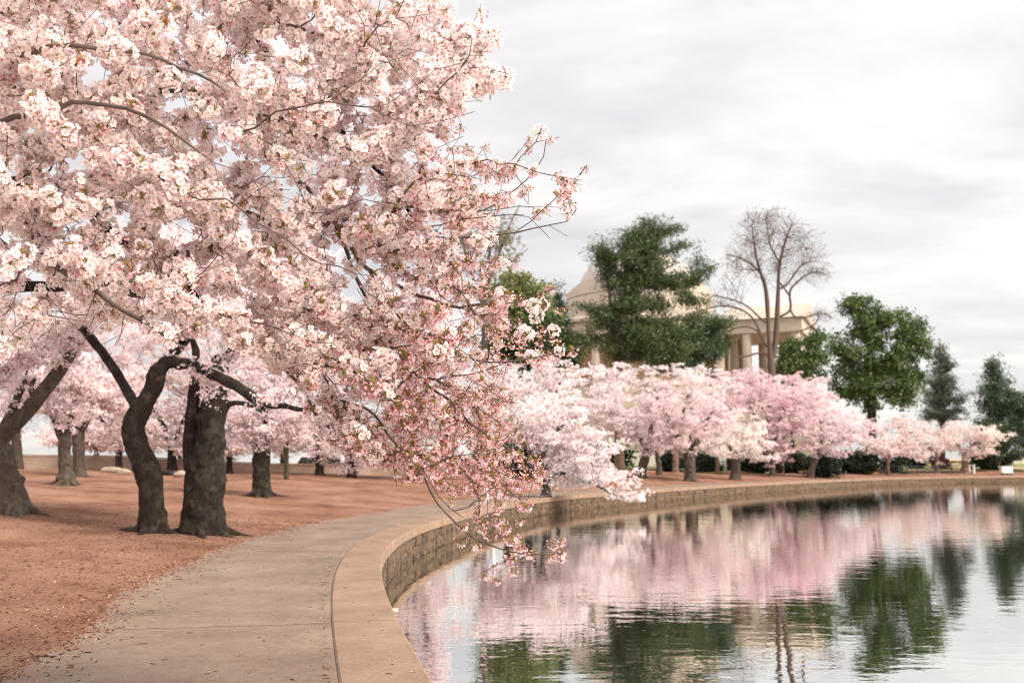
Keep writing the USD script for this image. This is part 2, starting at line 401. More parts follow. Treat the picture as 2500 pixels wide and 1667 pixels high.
# ------------------------------------------------------------------ path
path_mat = M('path_surface', {
    'a': ('attribute', {'attribute': 'col'}), 'as': ('separate_color', {}),
    'g': ('geometry', {}), 'n1': ('noise_texture', {'scale': 0.9, 'detail': 7, 'roughness': 0.6}), 'n2': ('noise_texture', {'scale': 48, 'detail': 4, 'roughness': 0.85}),
    'n3': ('noise_texture', {'scale': 9, 'detail': 6, 'roughness': 0.7}), 'n4': ('noise_texture', {'scale': 3.0, 'detail': 6, 'roughness': 0.7}),
    'r': ('rgb_ramp', {'ramp': [(0.36, (0.119, 0.084, 0.063)), (0.5, (0.205, 0.149, 0.114)), (0.63, (0.288, 0.216, 0.171))]}),
    'm1': ('math', {'math_type': 'multiply_add', 'value2': 0.36}), 'm2': ('math', {'math_type': 'multiply_add', 'value2': 0.24}), 'm3': ('math', {'math_type': 'multiply', 'value2': 0.40}),
    'e': ('math', {'math_type': 'multiply_add', 'value2': 1.5}), 'er2': ('map_range', {'from_min': 1.0, 'from_max': 1.75, 'to_min': 0.0, 'to_max': 0.85, 'clamp': True}),
    'x': ('mix', {'color2': (0.27, 0.135, 0.088)}),
    'b': ('bump', {'strength': 0.5, 'distance': 0.008}), 'p': ('principled_bsdf', {'roughness': 0.9, 'specular_ior_level': 0.2})},
    [('g.position', 'n1.vector'), ('g.position', 'n2.vector'), ('g.position', 'n3.vector'), ('g.position', 'n4.vector'),
     ('n1.fac', 'm3.value1'), ('n2.fac', 'm1.value1'), ('m3.value', 'm1.value3'), ('n3.fac', 'm2.value1'), ('m1.value', 'm2.value3'), ('m2.value', 'r.fac'), ('r.color', 'x.color1'),
     ('a.color', 'as.color'), ('as.r', 'e.value3'), ('n4.fac', 'e.value1'), ('e.value', 'er2.value'), ('er2.result', 'x.fac'), ('x.color', 'p.base_color'),
     ('m1.value', 'b.height'), ('b.normal', 'p.normal')])
walk = tag(UsdGeom.Xform.Define(stage, '/World/path').GetPrim(), kind='structure')
PL = 8.0
ptc = np.r_[0.604, 0.66, np.linspace(0.9, 3.5, 14)]
for k in range(-2, 24):
    a, b = _sj + k * PL + 0.02, _sj + (k + 1) * PL - 0.02
    a = max(a, 0.4)
    if b < 1:
        continue
    s = np.linspace(a, b, int((b - a) / 0.3) + 2)
    wob = 0.02 * (fbm(np.stack([ptc * 3, 0 * ptc + k, 0 * ptc], -1), 2, 9) - 0.5)
    S2 = np.broadcast_to(s[:, None], (len(s), len(ptc))).copy()
    S2[0] += wob; S2[-1] += 0.02 * (fbm(np.stack([ptc * 3, 0 * ptc + k + 1, 0 * ptc], -1), 2, 9) - 0.5)
    p, n = shore(S2)
    xy = p + n * np.broadcast_to(ptc, S2.shape)[..., None]
    z = np.full(S2.shape, WALK)
    z += 0.006 * (fbm(np.concatenate([xy / 0.8, 0 * xy[..., :1]], -1), 2, 5) - 0.5)
    dist = (np.broadcast_to(ptc, S2.shape) - edge_t(S2)) / 1.0 + 1.0      # 1 at the mulch edge
    col = np.repeat(np.clip(0.55 * (dist - 0.2), -0.5, 1)[..., None], 3, -1)
    V = np.concatenate([xy, z[..., None]], -1)
    n_, m_ = S2.shape
    top = V.reshape(-1, 3)
    F = grid_faces(n_, m_)
    rim = np.r_[np.arange(m_), np.arange(1, n_) * m_ + m_ - 1, (n_ - 1) * m_ + np.arange(m_ - 2, -1, -1), np.arange(n_ - 2, 0, -1) * m_]
    low = top[rim] - [0, 0, 0.05]
    o = len(top)
    side = np.array([[rim[(i + 1) % len(rim)], rim[i], o + i, o + (i + 1) % len(rim)] for i in range(len(rim))])
    obj('paving_panel', (np.vstack([top, low]), np.vstack([F, side])), path_mat, walk, col=np.vstack([col.reshape(-1, 3), col.reshape(-1, 3)[rim]]))

# ------------------------------------------------------------------ trees: growth and tubes
def resample(P, R, step):
    P, R = np.asarray(P, float), np.asarray(R, float)
    L = np.r_[0, np.cumsum(np.linalg.norm(np.diff(P, axis=0), axis=1))]
    n = max(2, int(L[-1] / step) + 1)
    u = np.linspace(0, L[-1], n)
    if len(P) > 3:
        tck, _u = splprep(P.T, u=L, s=0, k=3)
        Q = np.array(splev(u, tck)).T
    else:
        Q = np.stack([np.interp(u, L, P[:, k]) for k in range(3)], -1)
    return Q, np.interp(u, L, R)


class Wood:
    """A skeleton of nodes. Explicit limbs first; then grow() joins targets to it, one by one."""
    def __init__(self, cap=60000):
        self.P = np.zeros((cap, 3)); self.par = np.full(cap, -1); self.D = np.zeros((cap, 3)); self.L = np.zeros(cap); self.minr = np.zeros(cap); self.n = 0
        self.limbs = []; self.own = np.full(cap, -1)

    def add(self, p, par, d, minr=0.0, own=-1):
        i = self.n
        self.P[i], self.par[i], self.D[i], self.minr[i], self.own[i] = p, par, d, minr, own
        self.L[i] = self.L[par] + np.linalg.norm(p - self.P[par]) if par >= 0 else 0
        self.n += 1
        return i

    def limb(self, P, R, step=0.15, join=True, own=None, kink=None):
        Q, R = resample(P, R, step)
        if kink:
            e = np.minimum(1, np.arange(len(Q)) / 3.0)[:, None]
            nz = np.stack([meshkit.fbm(Q / kink[1] + 50 + 17 * a, 2, 5 + a) - 0.5 for a in range(3)], -1)
            Q = Q + e * nz * 2 * kink[0]
        k = len(self.limbs) if own is None else own
        par = -1
        if join and self.n:
            par = int(np.argmin(np.linalg.norm(self.P[:self.n] - Q[0], axis=1)))
        self.limbs.append((Q, R))
        D = unit(np.gradient(Q, axis=0))
        ids = []
        for q, r, d in zip(Q, R, D):
            par = self.add(q, par, d, r, k)
            ids.append(par)
        return ids

    def grow(self, targets, rng, step=0.12, alpha=0.2, droop=0.0, curve=0.35, jitter=0.03, order_noise=0.3, straight=0.35):
        targets = np.asarray(targets, float)
        d0 = cKDTree(self.P[:self.n]).query(targets)[0]
        ends, which = [], []
        for ti in np.argsort(d0 + rng.normal(0, order_noise, len(targets))):
            q = targets[ti]
            v = q - self.P[:self.n]
            dist = np.linalg.norm(v, axis=1) + 1e-9
            cosv = (v * self.D[:self.n]).sum(1) / dist
            cost = dist * (1 + straight - straight * cosv) + alpha * self.L[:self.n]
            i = int(np.argmin(cost))
            a, d = self.P[i].copy(), dist[i]
            ctrl = a + self.D[i] * d * curve + v[i] * 0.25 + np.array([0, 0, 1]) * droop * d
            k = max(1, int(d / step))
            u = (np.arange(1, k + 1) / k)[:, None]
            C = (1 - u) ** 2 * a + 2 * u * (1 - u) * ctrl + u ** 2 * q
            if k > 1:
                C[:-1] += rng.normal(0, jitter * step, (k - 1, 3))
            par = i
            for m in range(k):
                dd = C[m] - self.P[par]
                par = self.add(C[m], par, dd / (np.linalg.norm(dd) + 1e-9))
            ends.append(par)
            which.append(ti)
        self.which = np.array(which)
        return np.array(ends)

    def radii(self, tip, power=2.3, top=1e9):
        n = self.n
        acc = np.zeros(n)
        kids = np.bincount(self.par[:n][self.par[:n] >= 0], minlength=n)
        acc[kids == 0] = tip ** power
        for i in range(n - 1, -1, -1):
            if self.par[i] >= 0:
                acc[self.par[i]] += acc[i]
        r = np.minimum(acc ** (1 / power), top)
        for i in range(n):                                   # explicit limbs keep their own radii; branches stay thinner than what bears them
            if self.minr[i] > 0:
                r[i] = self.minr[i]
            elif self.par[i] >= 0:
                r[i] = min(r[i], r[self.par[i]] * 0.97)
        self.r = r
        return r

    def chains(self):
        """Polylines that follow the thickest child; limbs' own nodes stay apart from grown ones."""
        n = self.n
        best = np.full(n, -1)
        order = sorted(range(n), key=lambda i: self.r[i])
        for i in order:
            p = self.par[i]
            if p >= 0 and (self.own[p] < 0 or self.own[i] == self.own[p]):
                best[p] = i
        out = []
        for i in range(n):
            p = self.par[i]
            if p < 0 or best[p] != i:
                ch = [i]
                while best[ch[-1]] >= 0:
                    ch.append(best[ch[-1]])
                if p >= 0:
                    ch = [p] + ch
                out.append((self.own[i], ch))
        return out


def tube(P, R, sides, cap=True):
    P, R = np.asarray(P, float), np.asarray(R, float)
    T = unit(np.gradient(P, axis=0))
    ref = np.array([0.31, 0.17, 0.93]) if abs(T[0, 2]) < 0.8 else np.array([0.95, 0.2, 0.1])
    A = np.empty_like(P)
    a = ref - T[0] * (ref @ T[0])
    A[0] = a / np.linalg.norm(a)
    for i in range(1, len(P)):
        a = A[i - 1] - T[i] * (A[i - 1] @ T[i])
        A[i] = a / (np.linalg.norm(a) + 1e-12)
    B = np.cross(T, A)
    ang = np.arange(sides) * 2 * np.pi / sides
    V = P[:, None] + R[:, None, None] * (np.cos(ang)[None, :, None] * A[:, None] + np.sin(ang)[None, :, None] * B[:, None])
    k = len(P)
    i, j = np.meshgrid(np.arange(k - 1), np.arange(sides), indexing='ij')
    a, b = i * sides + j, i * sides + (j + 1) % sides
    F = np.concatenate([np.stack([a, b, b + sides], -1), np.stack([a, b + sides, a + sides], -1)], 1).reshape(-1, 3)
    V = V.reshape(-1, 3)
    if cap:
        V = np.vstack([V, P[-1] + T[-1] * R[-1] * 0.5])
        c_ = len(V) - 1
        e = (k - 1) * sides + np.arange(sides)
        F = np.vstack([F, np.stack([e, np.roll(e, -1), np.full(sides, c_)], -1)])
    return V, F


def join(parts):
    vs, fs, o = [], [], 0
    for v, f in parts:
        vs.append(v); fs.append(f + o); o += len(v)
    return np.vstack(vs), np.vstack(fs)


def tubes_of(wood, chains, sides=None):
    parts = []
    for own, ch in chains:
        P, R = wood.P[ch], wood.r[ch].copy()
        if len(ch) < 2:
            continue
        if wood.par[ch[1]] == ch[0] and wood.r[ch[0]] > wood.r[ch[1]]:
            R[0] = R[1]
        big = R.max()
        n = sides or (10 if big > 0.05 else 7 if big > 0.02 else 5 if big > 0.007 else 3)
        parts.append(tube(P, R, n))
    return parts


def trunk_mesh(P, R, sides=26, step=0.05, lumps=0.16, flare=0.55, seed=0, scale=2.2, roots=5, ridge=0.05, burls=0):
    """A thick trunk: swept tube with burls, ridges and root flare."""
    Q, r = resample(P, R, step)
    V, F = tube(Q, r, sides)
    k = len(Q)
    body, tipv = V[:-1].reshape(k, sides, 3), V[-1:]
    off = body - Q[:, None]
    ang = np.arange(sides) * 2 * np.pi / sides
    h = np.linalg.norm(Q - Q[0], axis=1)
    nse = fbm(body * scale, 4, seed) - 0.5
    nse2 = np.maximum(fbm(body * scale * 0.8 + 31, 2, seed + 5) - 0.58, 0) * 3.2
    f = 1 + lumps * 2 * nse + lumps * 1.6 * nse2 + ridge * np.sin(ang[None] * 7 + 3 * nse * 6)
    ph = seed * 1.7
    rt = np.maximum(np.cos(roots * ang[None] / 1.0 + ph + 0.8 * np.sin(ang[None] * 2 + ph)), -0.2)
    f = f + 0.10 * (fbm(body * np.array([9, 9, 5.0]), 3, seed + 9) - 0.5) * min(1.0, lumps * 8)
    rb = np.random.default_rng(seed + 900)
    for _ in range(burls):
        i_, j_ = rb.integers(int(k * 0.05), k - 1), rb.integers(sides)
        dd = np.linalg.norm(body - body[i_, j_], axis=2)
        wd = rb.uniform(0.06, 0.17)
        f = f + rb.uniform(0.12, 0.34) * np.exp(-(dd / wd) ** 2) - 0.10 * np.exp(-(dd / (wd * 0.35)) ** 2)
    fl = np.exp(-h / 0.22)[:, None]
    f = f + fl * flare * (0.35 + 0.65 * rt)
    return np.vstack([(Q[:, None] + off * f[..., None]).reshape(-1, 3), tipv]), F


# ------------------------------------------------------------------ blossom pieces (near tree)
def flower(rng, R=0.0165, cup=0.35, pale=1.0):
    V, F, C = [], [], []
    tip = np.array([0.95, 0.922, 0.920]) * rng.uniform(0.96, 1.03) + rng.normal(0, 0.01, 3)
    tip = tip * pale + np.array([0.92, 0.77, 0.77]) * (1 - pale)
    mid = tip * np.array([1.0, 0.975, 0.972])
    base = np.array([0.90, 0.745, 0.715])
    for k in range(5):
        a = 2 * math.pi * k / 5 + rng.normal(0, 0.09)
        e, t = np.array([math.cos(a), math.sin(a), 0]), np.array([-math.sin(a), math.cos(a), 0])
        cu = cup * rng.uniform(0.6, 1.5)
        w = rng.uniform(0.9, 1.08)
        z = np.array([0, 0, 1.0])
        pts = [0.10 * e, 0.60 * e + 0.43 * w * t + z * cu * 0.42, 0.60 * e - 0.43 * w * t + z * cu * 0.42, 0.97 * e + 0.27 * w * t + z * cu * 0.8, 0.97 * e - 0.27 * w * t + z * cu * 0.8, 0.90 * e + z * cu * 0.62,
               0.42 * e + z * cu * 0.12]
        o = len(V)
        V += [R * p for p in pts]
        C += [base, mid, mid, tip, tip, tip, mid * np.array([0.99, 0.93, 0.93])]
        F += [[o, o + 2, o + 6], [o, o + 6, o + 1], [o + 1, o + 6, o + 5], [o + 6, o + 2, o + 5], [o + 1, o + 5, o + 3], [o + 2, o + 4, o + 5]]
    o = len(V)                                             # stamens: a small star
    sc = np.array([0.72, 0.47, 0.36]) if rng.random() < 0.6 else np.array([0.78, 0.62, 0.38])
    V.append(np.array([0, 0, 0.12 * R])); C.append(np.array([0.70, 0.38, 0.30]))
    for k in range(6):
        a = 2 * math.pi * k / 6
        V.append(R * np.array([0.24 * math.cos(a), 0.24 * math.sin(a), 0.26])); C.append(sc)
    F += [[o, o + 1 + k, o + 1 + (k + 1) % 6] for k in range(6)]
    return np.array(V), np.array(F), np.array(C)


def bud(rng, R=0.0062, L=0.017):
    pink = np.array([0.86, 0.54, 0.565]) * rng.uniform(0.9, 1.08)
    pale = np.array([0.91, 0.74, 0.74])
    if rng.random() < 0.35:
        pink = pale * 0.97
    cal = np.array([0.36, 0.09, 0.085])
    V = [np.array([0, 0, 0.0])]
    C = [cal]
    for z, r, cc in ((0.22, 0.55, cal), (0.42, 0.85, pink * 0.92), (0.72, 1.0, pink)):
        for k in range(4):
            a = math.pi / 2 * k + z * 2
            V.append(np.array([r * R * math.cos(a), r * R * math.sin(a), z * L])); C.append(cc)
    V.append(np.array([0, 0, L])); C.append(pale if rng.random() < 0.5 else pink)
    F = [[0, 1 + (k + 1) % 4, 1 + k] for k in range(4)]
    for q in (1, 5):
        for k in range(4):
            a, b = q + k, q + (k + 1) % 4
            F += [[a, b, b + 4], [a, b + 4, a + 4]]
    F += [[9 + k, 9 + (k + 1) % 4, 13] for k in range(4)]
    return np.array(V), np.array(F), np.array(C)


def frame_to(d, roll):
    d = d / np.linalg.norm(d)
    a = np.cross(d, [0, 0, 1.0]) if abs(d[2]) < 0.95 else np.cross(d, [1.0, 0, 0])
    a /= np.linalg.norm(a)
    b = np.cross(d, a)
    ca, sa = math.cos(roll), math.sin(roll)
    return np.stack([a * ca + b * sa, b * ca - a * sa, d], 1)       # columns


def stalk(a, b, r, c0, c1):
    d = unit(b - a)
    Mx = frame_to(d, 0)
    V, C = [], []
    for p, cc in ((a, c0), (b, c1)):
        for k in range(3):
            V.append(p + r * (Mx[:, 0] * math.cos(k * 2.094) + Mx[:, 1] * math.sin(k * 2.094))); C.append(cc)
    F = []
    for k in range(3):
        q = (k + 1) % 3
        F += [[k, q, q + 3], [k, q + 3, k + 3]]
    return np.array(V), np.array(F), np.array(C)


def leaflet(rng, d, L):
    Mx = frame_to(d, rng.uniform(0, 6.3))
    w = L * 0.24
    V = np.array([[0, 0, 0], [w, 0, 0.45 * L], [-w, 0, 0.45 * L], [0, w * 0.6, L]]) @ Mx.T
    cc = [np.array([0.30, 0.26, 0.06]), np.array([0.36, 0.24, 0.06]), np.array([0.46, 0.20, 0.07]), np.array([0.33, 0.32, 0.10])][rng.integers(4)] * rng.uniform(0.8, 1.2)
    return V, np.array([[0, 1, 2], [1, 3, 2]]), np.array([cc] * 4)


def cluster(kind, seed):
    rng = np.random.default_rng(seed)
    parts = []
    n_open, n_bud, R0, up = {'ball': (19, 1, 0.040, 0.0), 'umbel': (10, 4, 0.032, -0.35), 'buds': (2, 11, 0.030, -0.55), 'few': (5, 3, 0.026, -0.2)}[kind]
    green, red = np.array([0.34, 0.30, 0.10]), np.array([0.40, 0.16, 0.09])
    dirs = []
    while len(dirs) < n_open + n_bud:
        d = unit(rng.normal(0, 1, 3) + np.array([0, 0, up * 1.6]))
        if kind in ('buds', 'umbel') and d[2] > 0.45:
            continue
        if all(d @ e < 0.86 if len(dirs) < 12 else True for e in dirs[-8:]):
            dirs.append(d)
    for q, d in enumerate(dirs):
        Lp = R0 * rng.uniform(0.75, 1.2)
        b = d * Lp
        if kind == 'buds':
            b = b + np.array([0, 0, -0.012]) * rng.uniform(0.4, 1.6)
        parts.append(stalk(np.zeros(3), b, 0.0009, green * rng.uniform(0.8, 1.2), red))
        if q < n_open:
            v, f, c_ = flower(rng, R=0.0165 * rng.uniform(0.9, 1.12), cup=rng.uniform(0.15, 0.75), pale=rng.uniform(0.55, 1.0) if kind != 'ball' else rng.uniform(0.78, 1.0))
            dd = d + rng.normal(0, 0.28, 3)
        else:
            v, f, c_ = bud(rng, R=0.0062 * rng.uniform(0.85, 1.25), L=0.017 * rng.uniform(0.85, 1.25))
            dd = d + np.array([0, 0, -0.5])
        parts.append((v @ frame_to(dd, rng.uniform(0, 6.3)).T + b, f, c_))
    for _ in range({'ball': 3, 'umbel': 5, 'buds': 7, 'few': 5}[kind]):
        parts.append(leaflet(rng, unit(rng.normal(0, 1, 3) + [0, 0, 0.5]), rng.uniform(0.012, 0.03)))
    V, F, C, o = [], [], [], 0
    for v, f, c_ in parts:
        V.append(v); F.append(f + o); C.append(c_); o += len(v)
    return np.vstack(V), np.vstack(F), np.clip(np.vstack(C), 0.01, 0.95)


CLUSTERS = [cluster('ball', 1), cluster('ball', 2), cluster('ball', 3), cluster('umbel', 4), cluster('umbel', 5), cluster('umbel', 6),
            cluster('buds', 7), cluster('buds', 8), cluster('buds', 9), cluster('few', 10), cluster('few', 11)]


def rand_quat(n, rng, tilt=None):
    if tilt is None:
        q = rng.normal(0, 1, (n, 4))
    else:
        a = rng.uniform(0, 2 * np.pi, n)
        ax = rng.normal(0, tilt, (n, 2)) / 2
        q1 = np.stack([np.cos(a / 2), 0 * a, 0 * a, np.sin(a / 2)], 1)
        q2 = np.stack([np.ones(n), ax[:, 0], ax[:, 1], 0 * a], 1)
        w1, x1, y1, z1 = q2.T
        w2, x2, y2, z2 = q1.T
        q = np.stack([w1 * w2 - x1 * x2 - y1 * y2 - z1 * z2, w1 * x2 + x1 * w2 + y1 * z2 - z1 * y2, w1 * y2 - x1 * z2 + y1 * w2 + z1 * x2, w1 * z2 + x1 * y2 - y1 * x2 + z1 * w2], 1)
    return unit(q)


def quat_mat(q):
    w, x, y, z = q
    return np.array([[1 - 2 * (y * y + z * z), 2 * (x * y - w * z), 2 * (x * z + w * y)], [2 * (x * y + w * z), 1 - 2 * (x * x + z * z), 2 * (y * z - w * x)],
                     [2 * (x * z - w * y), 2 * (y * z + w * x), 1 - 2 * (x * x + y * y)]])


def inside(poly, px, py):
    poly = np.asarray(poly, float)
    r = np.zeros(len(px), bool)
    j = len(poly) - 1
    for i in range(len(poly)):
        xi, yi, xj, yj = *poly[i], *poly[j]
        c1 = (yi > py) != (yj > py)
        r ^= c1 & (px < (xj - xi) * (py - yi) / (yj - yi + 1e-12) + xi)
        j = i
    return r


# ------------------------------------------------------------------ the near cherry tree (its trunk stands left of the frame)
def near_cherry():
    rng = np.random.default_rng(5)
    t = thing('cherry_tree', 'large blossoming cherry tree overhanging the path and filling the upper left', 'tree', group=None)
    w = Wood()
    bx, by = -5.35, 6.6
    bz = float(land_z(bx, by))
    trunk = np.array([(bx, by, bz - 0.1), (bx + 0.05, by, bz + 0.6), (bx + 0.12, by + 0.05, bz + 1.2), (bx + 0.3, by, bz + 1.75)])
    w.limb(trunk, [0.36, 0.31, 0.30, 0.27], 0.1, join=False)
    fork = trunk[-1]

    def limb(pix, r0, r1, start=None):
        P = [fork if start is None else start] + [at(a, b, y) for a, b, y in pix]
        P = np.array(P)
        w.limb(P, np.r_[r0 * (0.6 if start is None else 0.36), np.linspace(r0 * 0.36, max(r1 * 0.6, 0.003), len(P) - 1)], 0.09, kink=(0.02 + min(0.065, r0 * 1.0), 0.34))
    limb([(-150, 560, 6.4), (0, 445, 6.3), (60, 452, 6.3), (122, 466, 6.25), (184, 492, 6.2), (242, 543, 6.1), (332, 591, 6.0), (383, 630, 5.95), (440, 690, 5.9), (485, 731, 5.9), (560, 815, 5.9), (640, 850, 5.9), (690, 890, 5.8)], 0.15, 0.014)
    limb([(-150, 640, 7.4), (0, 700, 7.6), (90, 705, 7.6), (310, 712, 7.8), (400, 745, 7.9), (470, 760, 7.8), (600, 800, 7.4), (700, 870, 7.0)], 0.14, 0.03)
    s0 = at(640, 850, 5.9)
    limb([(690, 893, 5.8), (758, 991, 5.7), (789, 1030, 5.7), (828, 1054, 5.65), (881, 1086, 5.6), (937, 1107, 5.6), (1021, 1107, 5.5), (1090, 1115, 5.5), (1160, 1130, 5.45)], 0.028, 0.007, start=s0)
    s1 = at(700, 870, 7.0)
    limb([(770, 930, 6.4), (850, 985, 6.0), (909, 1009, 5.7), (947, 1054, 5.6), (986, 1103, 5.5), (1035, 1174, 5.4), (1070, 1230, 5.35), (1109, 1268, 5.3), (1147, 1310, 5.3), (1210, 1331, 5.3), (1252, 1342, 5.3), (1300, 1352, 5.3), (1368, 1351, 5.3)], 0.023, 0.004, start=s1)
    # upper limbs
    limb([(-120, 260, 6.2), (60, 40, 6.2), (120, -30, 6.2), (240, -120, 6.3)], 0.15, 0.05)
    s2 = at(120, -30, 6.2)
    limb([(280, -20, 6.4), (420, -60, 6.4), (520, 0, 6.4), (575, 40, 6.4), (594, 54, 6.4), (612, 89, 6.35), (640, 122, 6.3), (642, 170, 6.2), (663, 199, 6.2), (668, 219, 6.2), (712, 240, 6.15), (758, 280, 6.1), (840, 330, 6.0), (930, 430, 6.0), (1000, 500, 5.95), (1037, 553, 5.9)], 0.07, 0.018, start=s2)
    s3 = at(1037, 553, 5.9)
    limb([(1085, 582, 5.9), (1154, 576, 5.9), (1218, 568, 5.85), (1264, 562, 5.85), (1312, 553, 5.8), (1358, 543, 5.8), (1399, 505, 5.8)], 0.016, 0.003, start=s3)
    limb([(1108, 538, 5.9), (1154, 517, 5.85), (1205, 499, 5.8), (1231, 479, 5.8), (1277, 443, 5.8), (1312, 405, 5.8), (1326, 340, 5.8)], 0.012, 0.002, start=s3)
    limb([(1307, 530, 5.8), (1348, 487, 5.8), (1384, 456, 5.8), (1430, 402, 5.8)], 0.008, 0.002, start=at(1264, 562, 5.85))
    limb([(699, 61, 6.0), (755, 79, 6.0), (826, 97, 5.9), (950, 130, 5.8), (1040, 170, 5.8), (1110, 205, 5.75), (1190, 200, 5.7)], 0.03, 0.006, start=at(575, 40, 6.4))
    limb([(930, 40, 6.4), (1000, 60, 6.4), (1100, 85, 6.3), (1170, 78, 6.3)], 0.024, 0.005, start=at(520, 0, 6.4))
    limb([(700, 420, 6.5), (820, 560, 6.3), (900, 660, 6.1), (1000, 720, 5.9), (1100, 745, 5.8), (1200, 740, 5.75), (1330, 720, 5.7), (1380, 705, 5.7)], 0.045, 0.003, start=at(640, 122, 6.3))
    limb([(960, 760, 6.0), (1040, 830, 5.8), (1130, 870, 5.7), (1240, 880, 5.6), (1340, 865, 5.6), (1420, 845, 5.6)], 0.02, 0.003, start=at(900, 660, 6.1))
    limb([(860, 640, 6.4), (930, 800, 6.2), (1000, 900, 6.0), (1090, 985, 5.8), (1180, 1060, 5.6), (1260, 1110, 5.5), (1310, 1170, 5.4)], 0.035, 0.004, start=at(820, 560, 6.3))
    limb([(430, 420, 7.0), (520, 470, 6.8), (640, 540, 6.8), (720, 640, 6.7), (800, 760, 6.4)], 0.05, 0.015, start=at(184, 492, 6.2))
    limb([(100, 600, 5.3), (200, 700, 5.1), (330, 790, 5.0), (450, 850, 5.0)], 0.05, 0.01, start=at(-150, 560, 6.4))
    limb([(-40, 330, 5.0), (150, 260, 4.8), (330, 280, 4.8), (480, 360, 4.9)], 0.045, 0.010, start=at(-120, 260, 6.2))
    limb([(40, 150, 4.9), (200, 110, 4.8), (380, 130, 4.9), (560, 220, 5.0)], 0.038, 0.010, start=at(-40, 330, 5.0))
    n_limb = len(w.limbs)

    dense = [(-170, -170), (1060, -170), (1105, 0), (1225, 60), (1235, 100), (1120, 120), (1190, 150), (1258, 170), (1240, 225), (1130, 240), (1080, 300), (1090, 360), (1120, 440), (1080, 560), (1120, 600),
             (1060, 720), (1010, 800), (960, 900), (900, 950), (760, 955), (690, 920), (620, 880), (560, 830), (470, 800), (380, 795), (300, 810), (200, 815), (60, 840), (-170, 860)]
    fringe = [(1010, 230), (1100, 250), (1160, 250), (1190, 330), (1270, 360), (1310, 410), (1290, 470), (1340, 500), (1395, 480), (1390, 545), (1270, 585), (1180, 600), (1260, 640), (1230, 670), (1190, 690), (1290, 700), (1390, 715), (1400, 760), (1330, 790),
              (1420, 810), (1425, 860), (1340, 890), (1280, 890), (1230, 900), (1300, 960), (1260, 1010), (1300, 1070), (1345, 1130), (1350, 1190), (1300, 1220), (1290, 1290), (1240, 1310), (1160, 1290), (1090, 1200),
              (1020, 1170), (900, 1130), (800, 1075), (740, 1010), (690, 960), (760, 950), (900, 950), (960, 880), (1000, 780), (1060, 700), (1100, 600), (1075, 500), (1080, 400), (1050, 300)]
    A = rng.uniform([-170, -170], [1430, 1440], (20000, 2))
    ma = inside(dense, A[:, 0], A[:, 1])
    mb = inside(fringe, A[:, 0], A[:, 1])
    gapn = fbm(np.c_[A / 95.0, np.zeros(len(A))], 3, 8)
    keep = rng.random(len(A)) < np.where((A[:, 0] < 640) & (A[:, 1] > 520), 0.66, 1.0) * (0.42 + 0.58 * smoothstep(0.40, 0.56, gapn))
    Td = A[ma & keep][:1600]
    lo = np.interp(Td[:, 0], [-150, 450, 1000], [4.35, 4.9, 5.4])
    hi = np.interp(Td[:, 0], [-150, 600, 1000], [7.9, 7.2, 6.5])
    dn = at(Td[:, 0], Td[:, 1], lo + (hi - lo) * rng.beta(0.95, 1.4, len(Td)))
    thin = rng.random(len(A)) < np.where(A[:, 1] > 1190, 0.34, np.where((A[:, 0] > 1180) & (A[:, 1] < 640), 0.6, np.where(A[:, 0] > 1230, 0.6, 1.0)))
    Tf = A[mb & keep & thin][:470]
    fr = at(Tf[:, 0], Tf[:, 1], rng.uniform(5.2, 6.5, len(Tf)))
    hand = [(1170, 75), (1215, 80), (1240, 180), (1230, 165), (1180, 195), (1140, 100), (1270, 385), (1250, 400), (1170, 570), (1130, 470), (1290, 345), (1300, 410), (1326, 305), (1365, 335), (1430, 405), (1420, 440), (1408, 470), (1395, 520), (1350, 470), (1384, 456),
            (1235, 1425), (1248, 1395), (1240, 1365), (1300, 1375), (1310, 1345), (1340, 1330), (1355, 1310), (1375, 1350), (1250, 1310), (1180, 1395), (1165, 1358), (1120, 1330), (1270, 1265), (1290, 1250), (1340, 1180), (1355, 1165), (1325, 1140), (1300, 1100)]
    hn = np.array([at(a, b, rng.uniform(5.2, 5.75)) for a, b in hand])
    tg = np.vstack([dn, fr, hn])
    Bx = A[(ma | mb)][3000:4000]
    bare = at(Bx[:, 0], Bx[:, 1], rng.uniform(4.7, 6.3, len(Bx))) + np.array([0, 0, -0.08])
    Ox = rng.choice(np.nonzero(mb & (A[:, 0] > 1080))[0], 24)
    out = A[Ox] + rng.uniform([10, -55], [60, 25], (24, 2))
    bare = np.vstack([bare, at(out[:, 0], out[:, 1], rng.uniform(5.2, 6.0, 24))])
    nt = len(tg)
    lab = w.grow(np.vstack([tg, bare]), rng, step=0.09, alpha=0.22, droop=0.05, curve=0.2, jitter=0.16, straight=0.5)
    ends = lab[w.which < nt]
    w.radii(0.0020, 2.35, top=0.05)
    # clusters along the last stretch of every twig
    pos, kind, size = [], [], []
    nh = len(hand)
